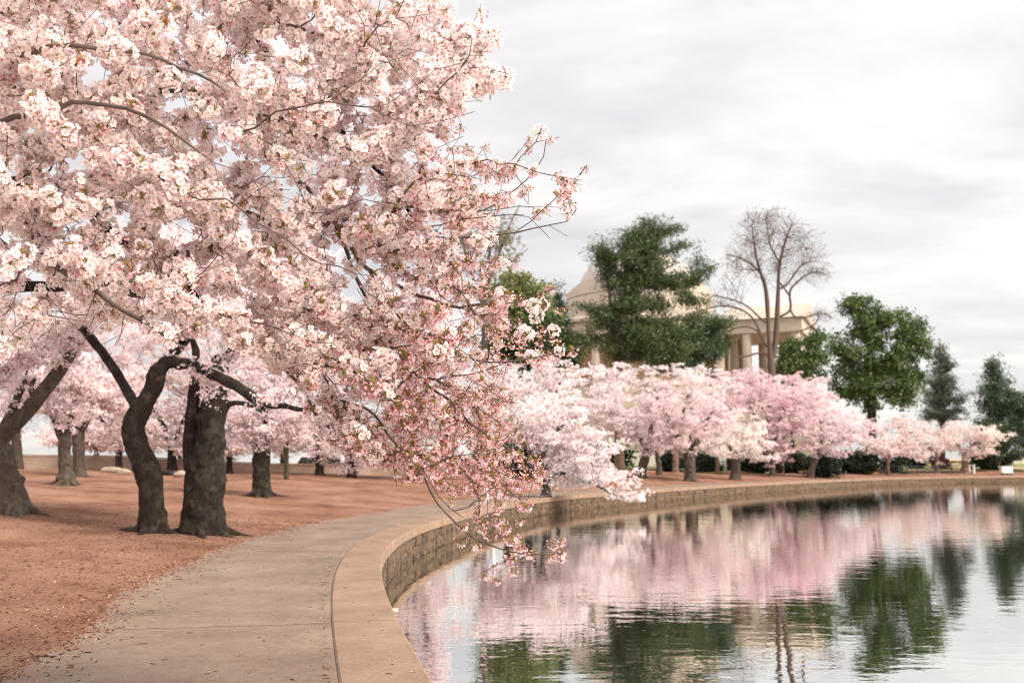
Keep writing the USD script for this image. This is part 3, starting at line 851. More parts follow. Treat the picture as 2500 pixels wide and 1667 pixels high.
    for e in ends:
        n = e
        px, py, _ = project(w.P[e])
        tipz = (px > 1100 and py > 240) or py > 1180
        steps = rng.integers(2, 5) if tipz else rng.integers(2, 5)
        pb = 0.10 + 0.72 * smoothstep(650, 1120, px) * smoothstep(250, 600, py) + 0.30 * smoothstep(820, 1050, py)
        for q in range(steps):
            if w.par[n] < 0:
                break
            a, b = w.P[w.par[n]], w.P[n]
            if q == 0 or rng.random() < 0.85:
                pos.append(b + (a - b) * rng.uniform(0, 0.8) + rng.normal(0, 0.012, 3))
                u = rng.random()
                size.append(rng.uniform(0.8, 1.15) if tipz else rng.uniform(1.05, 1.6))
                if tipz and 240 < py < 700:
                    pb = 0.78
                if u < pb:
                    kind.append(6 + rng.integers(3))
                elif u < pb + 0.55 * (1 - pb):
                    kind.append(rng.integers(3))
                elif u < pb + 0.85 * (1 - pb):
                    kind.append(3 + rng.integers(3))
                else:
                    kind.append(9 + rng.integers(2))
            n = w.par[n]
    pos, kind = np.array(pos), np.array(kind)
    n = len(pos)
    quat = np.where((kind < 3)[:, None], rand_quat(n, rng), rand_quat(n, rng, 0.5))
    scl = np.array(size) * np.where((kind >= 6) & (kind < 9), 0.85, 1.0)
    # parts: trunk, limbs, twigs, clusters
    obj('trunk', trunk_mesh(trunk, [0.36, 0.31, 0.30, 0.27], seed=3), BARK, t, smooth=True)
    ch = w.chains()
    for k in range(1, n_limb):
        mine = [c_ for c_ in ch if c_[0] == k]
        if mine:
            v, f = join(tubes_of(w, mine, 9))
            v = v + (fbm(v * 9, 2, k)[:, None] - 0.5) * min(0.012, w.limbs[k][1].max() * 0.5)
            obj('limb', (v, f), BARK if w.limbs[k][1].max() > 0.02 else TWIG, t, smooth=True)
    obj('twigs', join(tubes_of(w, [c_ for c_ in ch if c_[0] < 0])), TWIG, t, kind='stuff', smooth=True)
    px, py, dep = project(pos)
    vis = (px > -20) & (px < 2500) & (py > -20) & (py < 1667)
    order = np.argsort(np.where(vis, dep, 99))
    first = order[:300]
    for i in first:
        v, f, c_ = CLUSTERS[kind[i]]
        obj('blossom_cluster', ((v * scl[i]) @ quat_mat(quat[i]).T + pos[i], f), PETAL, t, col=c_)
    rest = order[300:]
    scatter('blossom_mass', CLUSTERS, pos[rest], quat[rest], scl[rest], kind[rest], PETAL, t)
    print('near tree: clusters', n, 'nodes', w.n)


near_cherry()


# ------------------------------------------------------------------ other trees
def quads(cen, size, rng, col, aspect=1.0, up=0.0, normals=None, jit=1.0, fold=0.25):
    """Leaf-sized four-cornered faces, slightly folded."""
    n = len(cen)
    d = unit(rng.normal(0, 1, (n, 3)) * jit + (normals if normals is not None else 0) + np.array([0, 0, up]))
    a = unit(np.cross(d, rng.normal(0, 1, (n, 3))))
    b = np.cross(d, a)
    s = (size * np.ones(n))[:, None]
    a, b = a * s * aspect, b * s
    V = np.stack([cen - a, cen - b + d * s * fold, cen + a, cen + b + d * s * fold], 1).reshape(-1, 3)
    k = np.arange(n)[:, None] * 4
    F = np.concatenate([k + [0, 1, 2], k + [0, 2, 3]], 1).reshape(-1, 3)
    return V, F, np.repeat(col, 4, 0)


def in_lobes(lobes, n, Y, rng, outer=2.4):
    """Points in ellipsoids given as (px, py, rx, ry[, depth shift, depth radius in metres])."""
    wgt = np.array([l[2] * l[3] for l in lobes], float)
    idx = rng.choice(len(lobes), n, p=wgt / wgt.sum())
    d = unit(rng.normal(0, 1, (n, 3))) * (rng.random(n) ** (1 / outer))[:, None]
    L = np.array([(l[0], l[1], l[2], l[3], l[4] if len(l) > 4 else 0.0, l[5] if len(l) > 5 else max(l[2], l[3]) * Y / FPX * 0.9) for l in lobes])[idx]
    return at(L[:, 0] + d[:, 0] * L[:, 2], L[:, 1] + d[:, 1] * L[:, 3], Y + L[:, 4] + d[:, 2] * L[:, 5])


def pixel_limb(pix, Y, base=None):
    """[(px, py, radius px[, depth shift])] to points and radii in metres at depth Y."""
    P = np.array([at(q[0], q[1], Y + (q[3] if len(q) > 3 else 0)) for q in pix])
    R = np.array([q[2] * Y / FPX for q in pix])
    if base is not None:
        P[0] = base
    return P, R


def cherry(label, base_px, trunk, limbs, lobes, tint=(1, 1, 1), n_tip=160, n_q=9000, qs=0.055, spread=0.22, mat=BARK_PALE, seed=0, group=None, dY=0.0, tip=0.006, lump=0.10, flat=0.5, Y=None, flare=0.5, name='cherry_tree', noisy=1.0, slim=0.84):
    rng = np.random.default_rng(seed + 100)
    if mat in (BARK, BARK_PALE) and trunk[0][2] > 36:
        trunk = [(q[0], q[1], q[2] * slim) for q in trunk]
    g = ground_at(*base_px) if Y is None else None
    if g is None:
        g = at(base_px[0], base_px[1], Y)
    Y = g[1] + dY
    t = thing(name, label, 'tree', group=group)
    w = Wood(30000)
    P, R = pixel_limb(trunk, Y)
    P[0] = g - np.array([0, 0, 0.12])
    w.limb(P, R, 0.15, join=False)
    big = R.max() > 0.30
    tm = trunk_mesh(P, R, seed=seed, lumps=lump, flare=flare, step=0.035 if big else max(0.06, R.max() * 0.18), sides=44 if big else 22, burls=14 if big else 4)
    obj('trunk', tm, mat, t, smooth=True)
    if R[0] > 0.2 and Y < 40:
        for a in np.linspace(0, 2 * np.pi, 6, endpoint=False) + rng.uniform(0, 1, 6):
            e = np.array([math.cos(a), math.sin(a), 0])
            sd = np.array([-e[1], e[0], 0]) * rng.uniform(-0.2, 0.2)
            L_ = R[0] * rng.uniform(0.9, 1.7)
            q = [g + e * R[0] * 0.55 + [0, 0, 0.20], g + e * R[0] * 0.95 + [0, 0, 0.07]]
            for u in (0.5, 1.0):
                z_ = g + e * (R[0] + L_ * u) + sd * u
                z_[2] = float(land_z(z_[0], z_[1])) + 0.035 - 0.06 * u
                q.append(z_)
            v, f = tube(*resample(np.array(q), [0.14, 0.10, 0.065, 0.03], 0.06), 9)
            obj('root', (v + (fbm(v * 7, 2, seed)[:, None] - 0.5) * 0.04, f), mat, t, smooth=True)
    for l in limbs:
        Pl, Rl = pixel_limb(l, Y)
        w.limb(Pl, Rl, 0.2)
    if group:
        lobes = [(l[0], l[1] + 8, l[2] * 1.08, l[3] * 1.15) + tuple(l[4:]) for l in lobes]
        n_tip, n_q = int(n_tip * 1.2), int(n_q * 1.12)
    tips = in_lobes(lobes, n_tip, Y, rng)
    ends = w.grow(tips, rng, step=0.3, alpha=0.15, droop=0.06, curve=0.35, jitter=0.10)
    w.radii(tip * 1.35, 2.4, top=R[-1] * 0.8)
    ch = w.chains()
    for k in range(1, 1 + len(limbs)):
        mine = [c_ for c_ in ch if c_[0] == k]
        if mine:
            v, f = join(tubes_of(w, mine, 10))
            obj('limb', (v + (fbm(v * 5, 2, k)[:, None] - 0.5) * R[0] * 0.12, f), mat, t, smooth=True)
    obj('branches', join(tubes_of(w, [c_ for c_ in ch if c_[0] < 0])), TWIG, t, kind='stuff', smooth=True)
    # flowers sit round the outer twigs
    src = []
    for e in ends:
        n = e
        for q in range(5):
            src.append(n)
            if w.par[n] < 0:
                break
            n = w.par[n]
    src = np.array(src)
    sp = w.P[rng.choice(src, n_q // 56)] + rng.normal(0, spread * 0.9, (n_q // 56, 3)) * np.array([1, 1, flat])
    sub = np.repeat(sp, 8, 0) + rng.normal(0, qs * 3.6, (len(sp) * 8, 3)) * np.array([1, 1, 0.36])
    cen = np.repeat(sub, 7, 0) + rng.normal(0, qs * 1.2, (len(sub) * 7, 3)) * np.array([1, 1, 0.7])
    base = np.array([0.84, 0.748, 0.742]) * np.array(tint)
    v1 = np.repeat(0.5 * np.repeat(rng.uniform(0, 1, len(sp)), 8) + 0.5 * rng.uniform(0, 1, len(sub)), 7)[:, None]
    col = base * (np.array([0.93, 0.82, 0.83]) * (1 - v1) + np.array([1.06, 1.10, 1.10]) * v1) + rng.normal(0, 0.02, (len(cen), 3))
    red = (rng.random(len(cen)) < 0.06 * noisy)[:, None]
    col = np.where(red, np.array([0.40, 0.17, 0.15]) * rng.uniform(0.7, 1.3, (len(cen), 1)), col)
    v, f, c_ = quads(cen, qs * rng.uniform(0.55, 1.15, len(cen)), rng, np.clip(col, 0.02, 0.92))
    obj('blossoms', (v, f), BLOSSOM, t, col=c_, kind='stuff')
    return t


FOL = 2.1


def foliage_tree(name, label, base_px, trunk, limbs, lobes, Y, cols, n_tip=120, n_q=9000, qs=0.16, aspect=0.35, spread=0.45, up=0.3, mat=BARK_RED, seed=0, group=None, tip=0.02, flat=0.6, outer=2.4, per=6, category='tree', part='needles', curve=0.3, straight=0.35):
    rng = np.random.default_rng(seed + 500)
    t = thing(name, label, category, group=group)
    w = Wood(30000)
    P, R = pixel_limb(trunk, Y)
    w.limb(P, R, 0.4, join=False)
    obj('trunk', trunk_mesh(P, R, seed=seed, lumps=0.06, flare=0.3, step=0.3, sides=14), mat, t, smooth=True)
    for l in limbs:
        Pl, Rl = pixel_limb(l, Y)
        w.limb(Pl, Rl, 0.4)
    tips = in_lobes(lobes, int(n_tip * 1.5), Y, rng, outer)
    ends = w.grow(tips, rng, step=0.6, alpha=0.1, droop=-0.03, curve=curve, jitter=0.08, straight=straight)
    w.radii(tip, 2.4, top=R[-1] * 0.7 + 0.02)
    ch = w.chains()
    for k in range(1, 1 + len(limbs)):
        mine = [c_ for c_ in ch if c_[0] == k]
        if mine:
            obj('limb', join(tubes_of(w, mine, 8)), mat, t, smooth=True)
    obj('branches', join(tubes_of(w, [c_ for c_ in ch if c_[0] < 0])), mat, t, kind='stuff', smooth=True)
    if n_q:
        src = []
        for e in ends:
            n = e
            for q in range(4):
                src.append(n)
                if w.par[n] < 0:
                    break
                n = w.par[n]
        src = np.array(src)
        m = int(n_q * FOL) // per
        sub = w.P[rng.choice(src, m)] + rng.normal(0, spread, (m, 3)) * np.array([1, 1, flat])
        cen = np.repeat(sub, per, 0) + rng.normal(0, qs * 0.9, (m * per, 3))
        cols = np.array(cols, float)
        col = cols[np.repeat(rng.integers(0, len(cols), m), per)] * rng.uniform(0.75, 1.25, (m * per, 1))
        v, f, c_ = quads(cen, qs * rng.uniform(0.6, 1.2, m * per), rng, np.clip(col, 0.005, 0.9), aspect=aspect, up=up)
        obj(part, (v, f), LEAF, t, col=c_, kind='stuff')
    return t


# ---- left: the two trunks beside the path
cherry('dark cherry tree with an S-bent trunk that hooks right at its top', (371, 1299),
       [(371, 1299, 40), (372, 1262, 37), (371, 1232, 36), (368, 1180, 35), (352, 1128, 33), (331, 1088, 31), (326, 1045, 30), (340, 1010, 29), (361, 972, 27), (377, 935, 25), (388, 902, 23), (408, 885, 19), (440, 892, 16)],
       [[(436, 890, 15), (470, 890, 13, -0.5), (508, 909, 13, -1), (554, 930, 12, -1.5), (596, 954, 12, -2), (630, 980, 11, -2.4), (654, 1000, 9, -2.6)],
        [(632, 984, 6, -2.4), (666, 991, 6, -2.8), (698, 991, 5.5, -3.2), (735, 1000, 5, -3.6), (770, 990, 3, -4)],
        [(338, 1012, 13, 0.1), (322, 975, 13, 0.4), (305, 945, 12.5, 0.7), (275, 895, 12, 1), (245, 853, 12, 1.2), (200, 800, 10, 1.4)],
        [(400, 885, 14, 0.1), (440, 845, 12, 0.6), (480, 790, 10, 1), (500, 720, 7, 1.2)]],
       [(240, 690, 180, 90), (450, 660, 190, 110), (620, 760, 120, 60, -1.5), (720, 930, 60, 26, -3), (350, 600, 160, 90)], n_tip=300, n_q=46000, qs=0.032, spread=0.16, mat=BARK, seed=1, tip=0.004, lump=0.2, flare=0.55)
cherry('stout dark cherry tree with burls on its short thick trunk', (497, 1302),
       [(497, 1302, 54), (497, 1270, 51), (497, 1225, 51), (499, 1170, 50), (502, 1130, 46), (510, 1095, 38), (514, 1060, 37), (516, 1030, 36), (522, 1000, 32), (528, 960, 28), (534, 915, 23), (540, 870, 19)],
       [[(470, 1160, 19), (466, 1110, 18), (466, 1050, 17), (470, 1000, 16), (474, 950, 14), (480, 900, 11), (470, 830, 8)],
        [(534, 915, 15), (550, 880, 12), (570, 850, 10), (600, 800, 8)],
        [(528, 1000, 10), (560, 985, 8), (600, 985, 5), (640, 1005, 3)]],
       [(560, 720, 190, 90, 1.5), (760, 800, 140, 100, 1), (650, 640, 180, 110, 1), (820, 920, 90, 50, 1), (530, 925, 50, 32, -1.2, 0.4), (490, 900, 40, 30, -0.8, 0.4)], n_tip=330, n_q=46000, qs=0.032, spread=0.17, mat=BARK, seed=2, slim=0.92, tip=0.004, lump=0.22, flare=0.42)
cherry('grey cherry tree at the left edge with a long limb leaning right', (30, 1252),
       [(30, 1252, 48), (24, 1215, 42), (14, 1170, 38), (2, 1120, 34), (-6, 1080, 30), (-4, 1060, 26)],
       [[(-2, 1075, 21), (25, 1045, 20), (60, 1010, 19), (100, 962, 18), (140, 912, 16), (168, 872, 14), (185, 830, 12), (195, 780, 8)],
        [(-4, 1065, 16), (15, 1035, 14), (35, 990, 11), (60, 930, 8)],
        [(88, 985, 8), (80, 965, 7), (75, 940, 6), (85, 925, 5)]],
       [(60, 830, 140, 60), (160, 790, 120, 50), (20, 920, 60, 60, 1)], n_tip=170, n_q=20000, qs=0.032, spread=0.15, mat=BARK_PALE, seed=3, tip=0.004, lump=0.10, flare=0.5)
cherry('cherry tree with a forked trunk behind the left edge tree', (160, 1182),
       [(162, 1182, 21), (160, 1160, 16), (158, 1130, 14), (156, 1100, 13.5), (157, 1068, 13)],
       [[(150, 1070, 9), (138, 1040, 8), (125, 1010, 7), (108, 983, 6.5), (95, 955, 5)], [(162, 1066, 10), (172, 1030, 8), (180, 990, 7), (200, 940, 5)]],
       [(110, 910, 130, 70), (220, 940, 100, 80), (120, 985, 50, 40)], n_tip=160, n_q=17000, qs=0.045, spread=0.18, seed=4, tip=0.005, flare=0.6)
cherry('cherry tree with a straight trunk just behind the forked one', (194, 1165),
       [(194, 1165, 17), (193, 1145, 13.5), (192, 1110, 12.5), (191, 1080, 13), (191, 1055, 13)],
       [[(188, 1058, 9), (178, 1020, 7), (170, 970, 6)], [(196, 1056, 10), (215, 1020, 8), (245, 970, 6)]],
       [(260, 980, 110, 90), (180, 960, 110, 70), (310, 1040, 60, 40), (340, 940, 80, 80)], n_tip=190, n_q=19000, qs=0.05, spread=0.2, seed=5, tip=0.006, flare=0.6)
cherry('pale cherry tree with a knobbly trunk at the far left', (45, 1146),
       [(45, 1146, 12), (43, 1120, 11), (40, 1090, 11.5), (40, 1060, 11)], [[(40, 1064, 8), (50, 1020, 7), (60, 960, 5)]],
       [(60, 960, 100, 60), (20, 1000, 70, 40)], n_tip=90, n_q=8000, qs=0.055, spread=0.2, seed=6, tip=0.006)
cherry('cherry tree with a straight dark trunk in the middle of the mulch', (638, 1212),
       [(638, 1212, 27), (638, 1190, 21), (638, 1160, 19.5), (638, 1120, 19), (638, 1095, 20)],
       [[(630, 1098, 12), (618, 1060, 9), (600, 1010, 7)], [(640, 1096, 13), (645, 1050, 9), (660, 990, 7)], [(646, 1094, 11), (660, 1070, 9), (690, 1040, 7), (740, 1020, 5)]],
       [(600, 1000, 120, 70), (690, 1010, 130, 70), (560, 1060, 70, 30), (640, 1060, 60, 28), (760, 1040, 80, 45)], n_tip=210, n_q=24000, qs=0.038, spread=0.16, mat=BARK, seed=7, tip=0.005, lump=0.07, flare=0.3)
cherry('young slender cherry with a mossy green hooked branch', (699, 1170),
       [(699, 1170, 5.5), (699, 1140, 5), (699, 1105, 6), (697, 1075, 6.5), (696, 1062, 6)],
       [[(695, 1068, 5.5), (682, 1068, 5), (670, 1078, 4.5), (662, 1088, 4)], [(698, 1066, 5), (712, 1072, 4), (722, 1074, 3)]],
       [(700, 1040, 60, 22), (730, 1050, 40, 20)], n_tip=40, n_q=4000, qs=0.05, spread=0.18, mat=BARK_MOSS, seed=8, tip=0.006)
cherry('cherry tree in full pale bloom behind the two dark trunks', (420, 1152),
       [(420, 1152, 12), (420, 1120, 10), (420, 1085, 10)], [[(418, 1086, 7), (400, 1040, 5), (370, 990, 4)], [(423, 1086, 7), (440, 1040, 5), (470, 980, 4)]],
       [(400, 1000, 130, 80), (350, 1065, 70, 40), (470, 1065, 80, 40), (520, 990, 90, 70), (420, 890, 150, 80), (290, 880, 130, 70), (570, 890, 110, 70), (330, 800, 140, 60), (470, 800, 120, 60)], n_tip=400, n_q=42000, qs=0.06, spread=0.22, mat=BARK, seed=9, tip=0.007)
cherry('low spreading cherry tree at the right end of the retaining wall', (860, 1166),
       [(860, 1166, 12), (858, 1140, 9), (855, 1110, 9)], [[(852, 1112, 7), (820, 1085, 5), (770, 1070, 4)], [(858, 1110, 7), (890, 1080, 5), (950, 1060, 4)]],
       [(860, 1060, 150, 60), (790, 1100, 70, 40), (960, 1100, 90, 50), (900, 1140, 80, 20), (1040, 1060, 100, 70)], n_tip=240, n_q=20000, qs=0.06, spread=0.22, mat=BARK, seed=10, tip=0.007)

cherry('tall cherry tree in full bloom behind the hanging branches', (1010, 1172),
       [(1010, 1172, 15), (1008, 1130, 12), (1005, 1080, 11), (1000, 1040, 10)], [[(998, 1044, 8), (960, 960, 6), (920, 880, 4)], [(1003, 1042, 8), (1040, 940, 6), (1070, 820, 4)], [(1000, 1042, 8), (1000, 900, 6), (1010, 760, 4)]],
       [(1000, 780, 120, 120), (900, 880, 140, 110), (1070, 760, 60, 90), (1060, 900, 90, 90), (960, 980, 130, 60), (1090, 980, 90, 60)], n_tip=330, n_q=32000, qs=0.07, spread=0.26, mat=BARK, seed=30, tip=0.008)
cherry('cherry tree in bloom between the straight trunk and the bent trunk, far behind', (290, 1150),
       [(290, 1150, 9), (290, 1120, 7), (291, 1090, 7)], [[(289, 1092, 5), (260, 1040, 4), (230, 1000, 3)], [(292, 1090, 5), (320, 1030, 4), (340, 980, 3)]],
       [(280, 1030, 110, 60), (330, 1072, 80, 34), (240, 1080, 60, 28), (300, 960, 120, 60), (220, 900, 110, 70)], n_tip=230, n_q=20000, qs=0.07, spread=0.25, mat=BARK, seed=32, tip=0.007)
cherry('cherry tree in bloom far behind the gap between stout and straight trunks', (560, 1156),
       [(560, 1156, 8), (560, 1120, 7), (560, 1092, 7)], [[(558, 1094, 5), (530, 1050, 4), (500, 1000, 3)], [(562, 1092, 5), (600, 1050, 4), (640, 1010, 3)]],
       [(560, 1050, 110, 50), (620, 1082, 90, 30), (500, 1082, 80, 30), (700, 1088, 60, 24), (600, 960, 120, 60)], n_tip=220, n_q=20000, qs=0.07, spread=0.25, mat=BARK, seed=33, tip=0.007)
cherry('broad cherry tree in bloom far behind the stout trunk', (780, 1160),
       [(780, 1160, 11), (780, 1120, 9), (780, 1085, 8)], [[(778, 1088, 6), (740, 1000, 5), (700, 900, 3)], [(783, 1086, 6), (830, 1000, 5), (860, 900, 3)]],
       [(720, 900, 140, 120), (840, 860, 130, 120), (780, 1000, 150, 60), (640, 960, 90, 70)], n_tip=260, n_q=24000, qs=0.075, spread=0.27, mat=BARK, seed=31, tip=0.008)

def beyond(label, px, lobes, seed):
    Y = 88.0
    q = at(px, 1130, Y)
    by = float(project(np.array([q[0], q[1], float(land_z(q[0], q[1]))]))[1])
    cherry(label, (px, by), [(px, by, 8), (px, by - 25, 6.5), (px + 2, 1092, 6)], [[(px, 1095, 5), (px - 30, 1070, 4), (px - 60, 1050, 3)], [(px + 3, 1094, 5), (px + 30, 1065, 4), (px + 60, 1050, 3)]],
           lobes, (1.03, 1.05, 1.05), n_tip=210, n_q=15000, qs=0.10, spread=0.34, mat=BARK, seed=seed, tip=0.009, Y=Y)


beyond('pale cherry tree beyond the wall, seen left of the bent trunk', 235, [(235, 1068, 95, 34), (150, 1062, 70, 28), (300, 1080, 60, 24), (240, 1030, 90, 40)], 34)
beyond('pale cherry tree beyond the wall, seen between bent and stout trunks', 440, [(430, 1075, 90, 30), (350, 1082, 60, 24), (440, 1030, 90, 40)], 35)
beyond('pale cherry tree beyond the wall, right of the straight dark trunk', 690, [(690, 1072, 110, 30), (590, 1080, 70, 26), (790, 1080, 70, 28), (690, 1030, 110, 40)], 36)

# ---- the row of cherries along the far bank
G = 'cherry trees along the far bank'
W_, K_, D_ = (1.02, 1.06, 1.06), (1.0, 0.97, 0.99), (0.98, 0.88, 0.92)
cherry('grey cherry tree whose low blossoming branch dips over the wall to the water', (1333, 1212),
       [(1333, 1212, 11.5), (1333, 1195, 10.5), (1334, 1175, 10), (1330, 1150, 10), (1322, 1120, 9)],
       [[(1334, 1165, 8, 0), (1352, 1159, 7, -0.3), (1380, 1158, 6, -0.6), (1420, 1165, 5, -1), (1460, 1185, 4, -1.4), (1505, 1210, 2.5, -1.8), (1560, 1205, 1.5, -2)],
        [(1320, 1122, 7), (1340, 1080, 5), (1380, 1030, 4), (1420, 1000, 3)], [(1320, 1120, 7), (1300, 1060, 5), (1260, 1010, 4)]],
       [(1420, 1090, 110, 55), (1480, 1150, 70, 32, -1), (1550, 1180, 40, 24, -2), (1390, 1165, 60, 25), (1350, 1020, 120, 70), (1250, 1010, 90, 60)], W_, n_tip=330, n_q=30000, qs=0.05, spread=0.18, seed=11, tip=0.005, group=G)
cherry('cherry tree with spreading crown behind the dipping branch tree', (1290, 1178),
       [(1290, 1178, 9), (1290, 1140, 8), (1292, 1100, 8)], [[(1290, 1102, 6), (1250, 1040, 4), (1210, 960, 3)], [(1293, 1100, 6), (1330, 1020, 4), (1370, 930, 3)]],
       [(1350, 920, 150, 60), (1230, 930, 110, 80), (1280, 990, 120, 60), (1190, 1020, 90, 60)], W_, n_tip=230, n_q=19000, qs=0.075, spread=0.26, mat=BARK, seed=12, tip=0.008, group=G)
cherry('cherry tree on a pale trunk that leans right', (1565, 1166),
       [(1563, 1166, 14), (1568, 1140, 11), (1576, 1115, 10), (1582, 1095, 9.5)], [[(1580, 1098, 7), (1550, 1050, 5), (1500, 1000, 4)], [(1584, 1096, 7), (1590, 1040, 5), (1580, 980, 4)]],
       [(1500, 980, 110, 70), (1560, 1040, 110, 50), (1450, 1010, 80, 60)], W_, n_tip=230, n_q=19000, qs=0.065, spread=0.22, seed=13, tip=0.007, group=G)
cherry('small cherry tree with a thin bent trunk beside the leaning one', (1610, 1160),
       [(1610, 1160, 8), (1609, 1140, 6), (1606, 1118, 5.5), (1600, 1098, 5)], [[(1600, 1100, 4), (1590, 1060, 3)]],
       [(1610, 1050, 60, 35), (1570, 1020, 60, 40)], K_, n_tip=90, n_q=6000, qs=0.07, spread=0.22, seed=14, tip=0.007, group=G)
cherry('stout cherry tree with a short thick pale trunk', (1687, 1175),
       [(1687, 1175, 17), (1685, 1155, 12.5), (1684, 1130, 12.5), (1684, 1105, 13)], [[(1680, 1108, 9), (1650, 1060, 6), (1620, 1000, 4)], [(1688, 1108, 9), (1710, 1060, 6), (1740, 1000, 4)]],
       [(1660, 1000, 110, 65), (1690, 1065, 95, 36), (1610, 1065, 60, 36), (1740, 1020, 80, 50)], K_, n_tip=240, n_q=21000, qs=0.065, spread=0.22, seed=15, tip=0.007, group=G)
cherry('tall cherry tree with pale crown in front of the dark pine', (1649, 1153),
       [(1649, 1153, 8), (1649, 1120, 6.5), (1650, 1090, 6)], [[(1648, 1092, 5), (1620, 1010, 4), (1590, 930, 3)], [(1652, 1090, 5), (1670, 1000, 4), (1690, 930, 3)]],
       [(1590, 935, 130, 55), (1690, 930, 120, 48), (1490, 935, 80, 50)], W_, n_tip=230, n_q=19000, qs=0.08, spread=0.28, mat=BARK_RED, seed=16, tip=0.008, group=G)
cherry('cherry tree with a whitish drooping crown over a mid brown trunk', (1796, 1172),
       [(1796, 1172, 14), (1796, 1150, 11), (1797, 1125, 11), (1798, 1105, 10)], [[(1794, 1108, 7), (1770, 1070, 5), (1740, 1040, 4)], [(1802, 1108, 7), (1830, 1075, 5), (1870, 1080, 3)]],
       [(1790, 1075, 95, 38), (1850, 1090, 55, 26), (1740, 1040, 80, 45), (1800, 1030, 70, 40)], (1.03, 1.10, 1.06), n_tip=210, n_q=18000, qs=0.065, spread=0.2, mat=BARK_PALE, seed=17, tip=0.007, group=G)
cherry('thin cherry tree between the stout and the whitish one', (1752, 1153),
       [(1752, 1153, 6), (1751, 1130, 5), (1750, 1108, 4.5)], [[(1749, 1110, 4), (1735, 1085, 3)], [(1752, 1108, 4), (1765, 1070, 3)]],
       [(1750, 1010, 70, 40), (1760, 970, 90, 50)], K_, n_tip=120, n_q=8000, qs=0.075, spread=0.25, mat=BARK_RED, seed=18, tip=0.008, group=G)
cherry('cherry tree with the deepest pink crown of the row', (1886, 1162),
       [(1886, 1162, 8), (1885, 1140, 6), (1886, 1115, 5.5), (1888, 1095, 5)], [[(1886, 1098, 4.5), (1860, 1050, 4), (1830, 990, 3)], [(1889, 1096, 4.5), (1900, 1040, 4), (1920, 980, 3)]],
       [(1885, 1000, 120, 80), (1900, 1075, 90, 45), (1960, 1040, 80, 50), (1950, 960, 60, 40)], D_, n_tip=260, n_q=23000, qs=0.07, spread=0.24, seed=19, tip=0.007, group=G)
cherry('tall pink cherry tree behind the deepest pink one', (1906, 1156),
       [(1906, 1156, 8.5), (1906, 1125, 7), (1906, 1095, 6.5)], [[(1904, 1098, 5), (1870, 1010, 4), (1820, 940, 3)], [(1908, 1096, 5), (1930, 1010, 4), (1950, 950, 3)]],
       [(1830, 935, 130, 48), (1910, 945, 110, 42), (1985, 960, 60, 40)], (1.0, 0.93, 0.96), n_tip=220, n_q=18000, qs=0.085, spread=0.3, mat=BARK_RED, seed=20, tip=0.008, group=G)
cherry('cherry tree with a trunk leaning right towards the water', (1978, 1166),
       [(1976, 1166, 11), (1982, 1145, 7.5), (1990, 1125, 6.5), (1998, 1105, 6)], [[(1998, 1108, 5), (2010, 1070, 4), (2000, 1020, 3)], [(1999, 1106, 5), (2030, 1080, 4), (2080, 1060, 3)]],
       [(2020, 1030, 100, 50), (2035, 1080, 85, 30), (2080, 1045, 70, 36), (1990, 985, 70, 36)], K_, n_tip=230, n_q=18000, qs=0.07, spread=0.23, seed=21, tip=0.007, group=G)
cherry('sparse cherry tree with a slim trunk left of the black railing', (2168, 1160),
       [(2168, 1160, 6), (2167, 1140, 4.5), (2167, 1115, 4)], [[(2166, 1118, 3.5), (2140, 1085, 3), (2100, 1060, 2)], [(2168, 1116, 3.5), (2200, 1080, 3), (2230, 1050, 2)]],
       [(2140, 1075, 95, 40), (2210, 1055, 80, 40), (2190, 1095, 100, 22)], (1.0, 0.98, 0.96), n_tip=190, n_q=12000, qs=0.08, spread=0.24, mat=BARK_RED, seed=22, tip=0.008, group=G)
cherry('cherry tree rising through the black railing', (2288, 1153),
       [(2288, 1153, 5.5), (2287, 1130, 4.5), (2286, 1105, 4)], [[(2285, 1108, 3.5), (2260, 1080, 3)], [(2288, 1106, 3.5), (2310, 1070, 3)]],
       [(2290, 1060, 95, 38), (2260, 1090, 80, 22), (2200, 1030, 50, 24)], (1.0, 1.0, 0.97), n_tip=170, n_q=12000, qs=0.085, spread=0.25, mat=BARK_RED, seed=23, tip=0.008, group=G)
cherry('last cherry tree at the right with a flared dark trunk', (2355, 1156),
       [(2353, 1156, 14), (2355, 1143, 7.5), (2356, 1125, 6), (2358, 1105, 5.5)], [[(2357, 1108, 5), (2330, 1075, 3)], [(2359, 1106, 5), (2390, 1070, 3), (2430, 1055, 2)]],
       [(2365, 1060, 85, 38), (2425, 1052, 45, 20), (2385, 1098, 40, 18)], (1.03, 1.05, 0.99), n_tip=170, n_q=12000, qs=0.085, spread=0.24, mat=BARK_RED, seed=24, tip=0.008, group=G, flare=0.8)

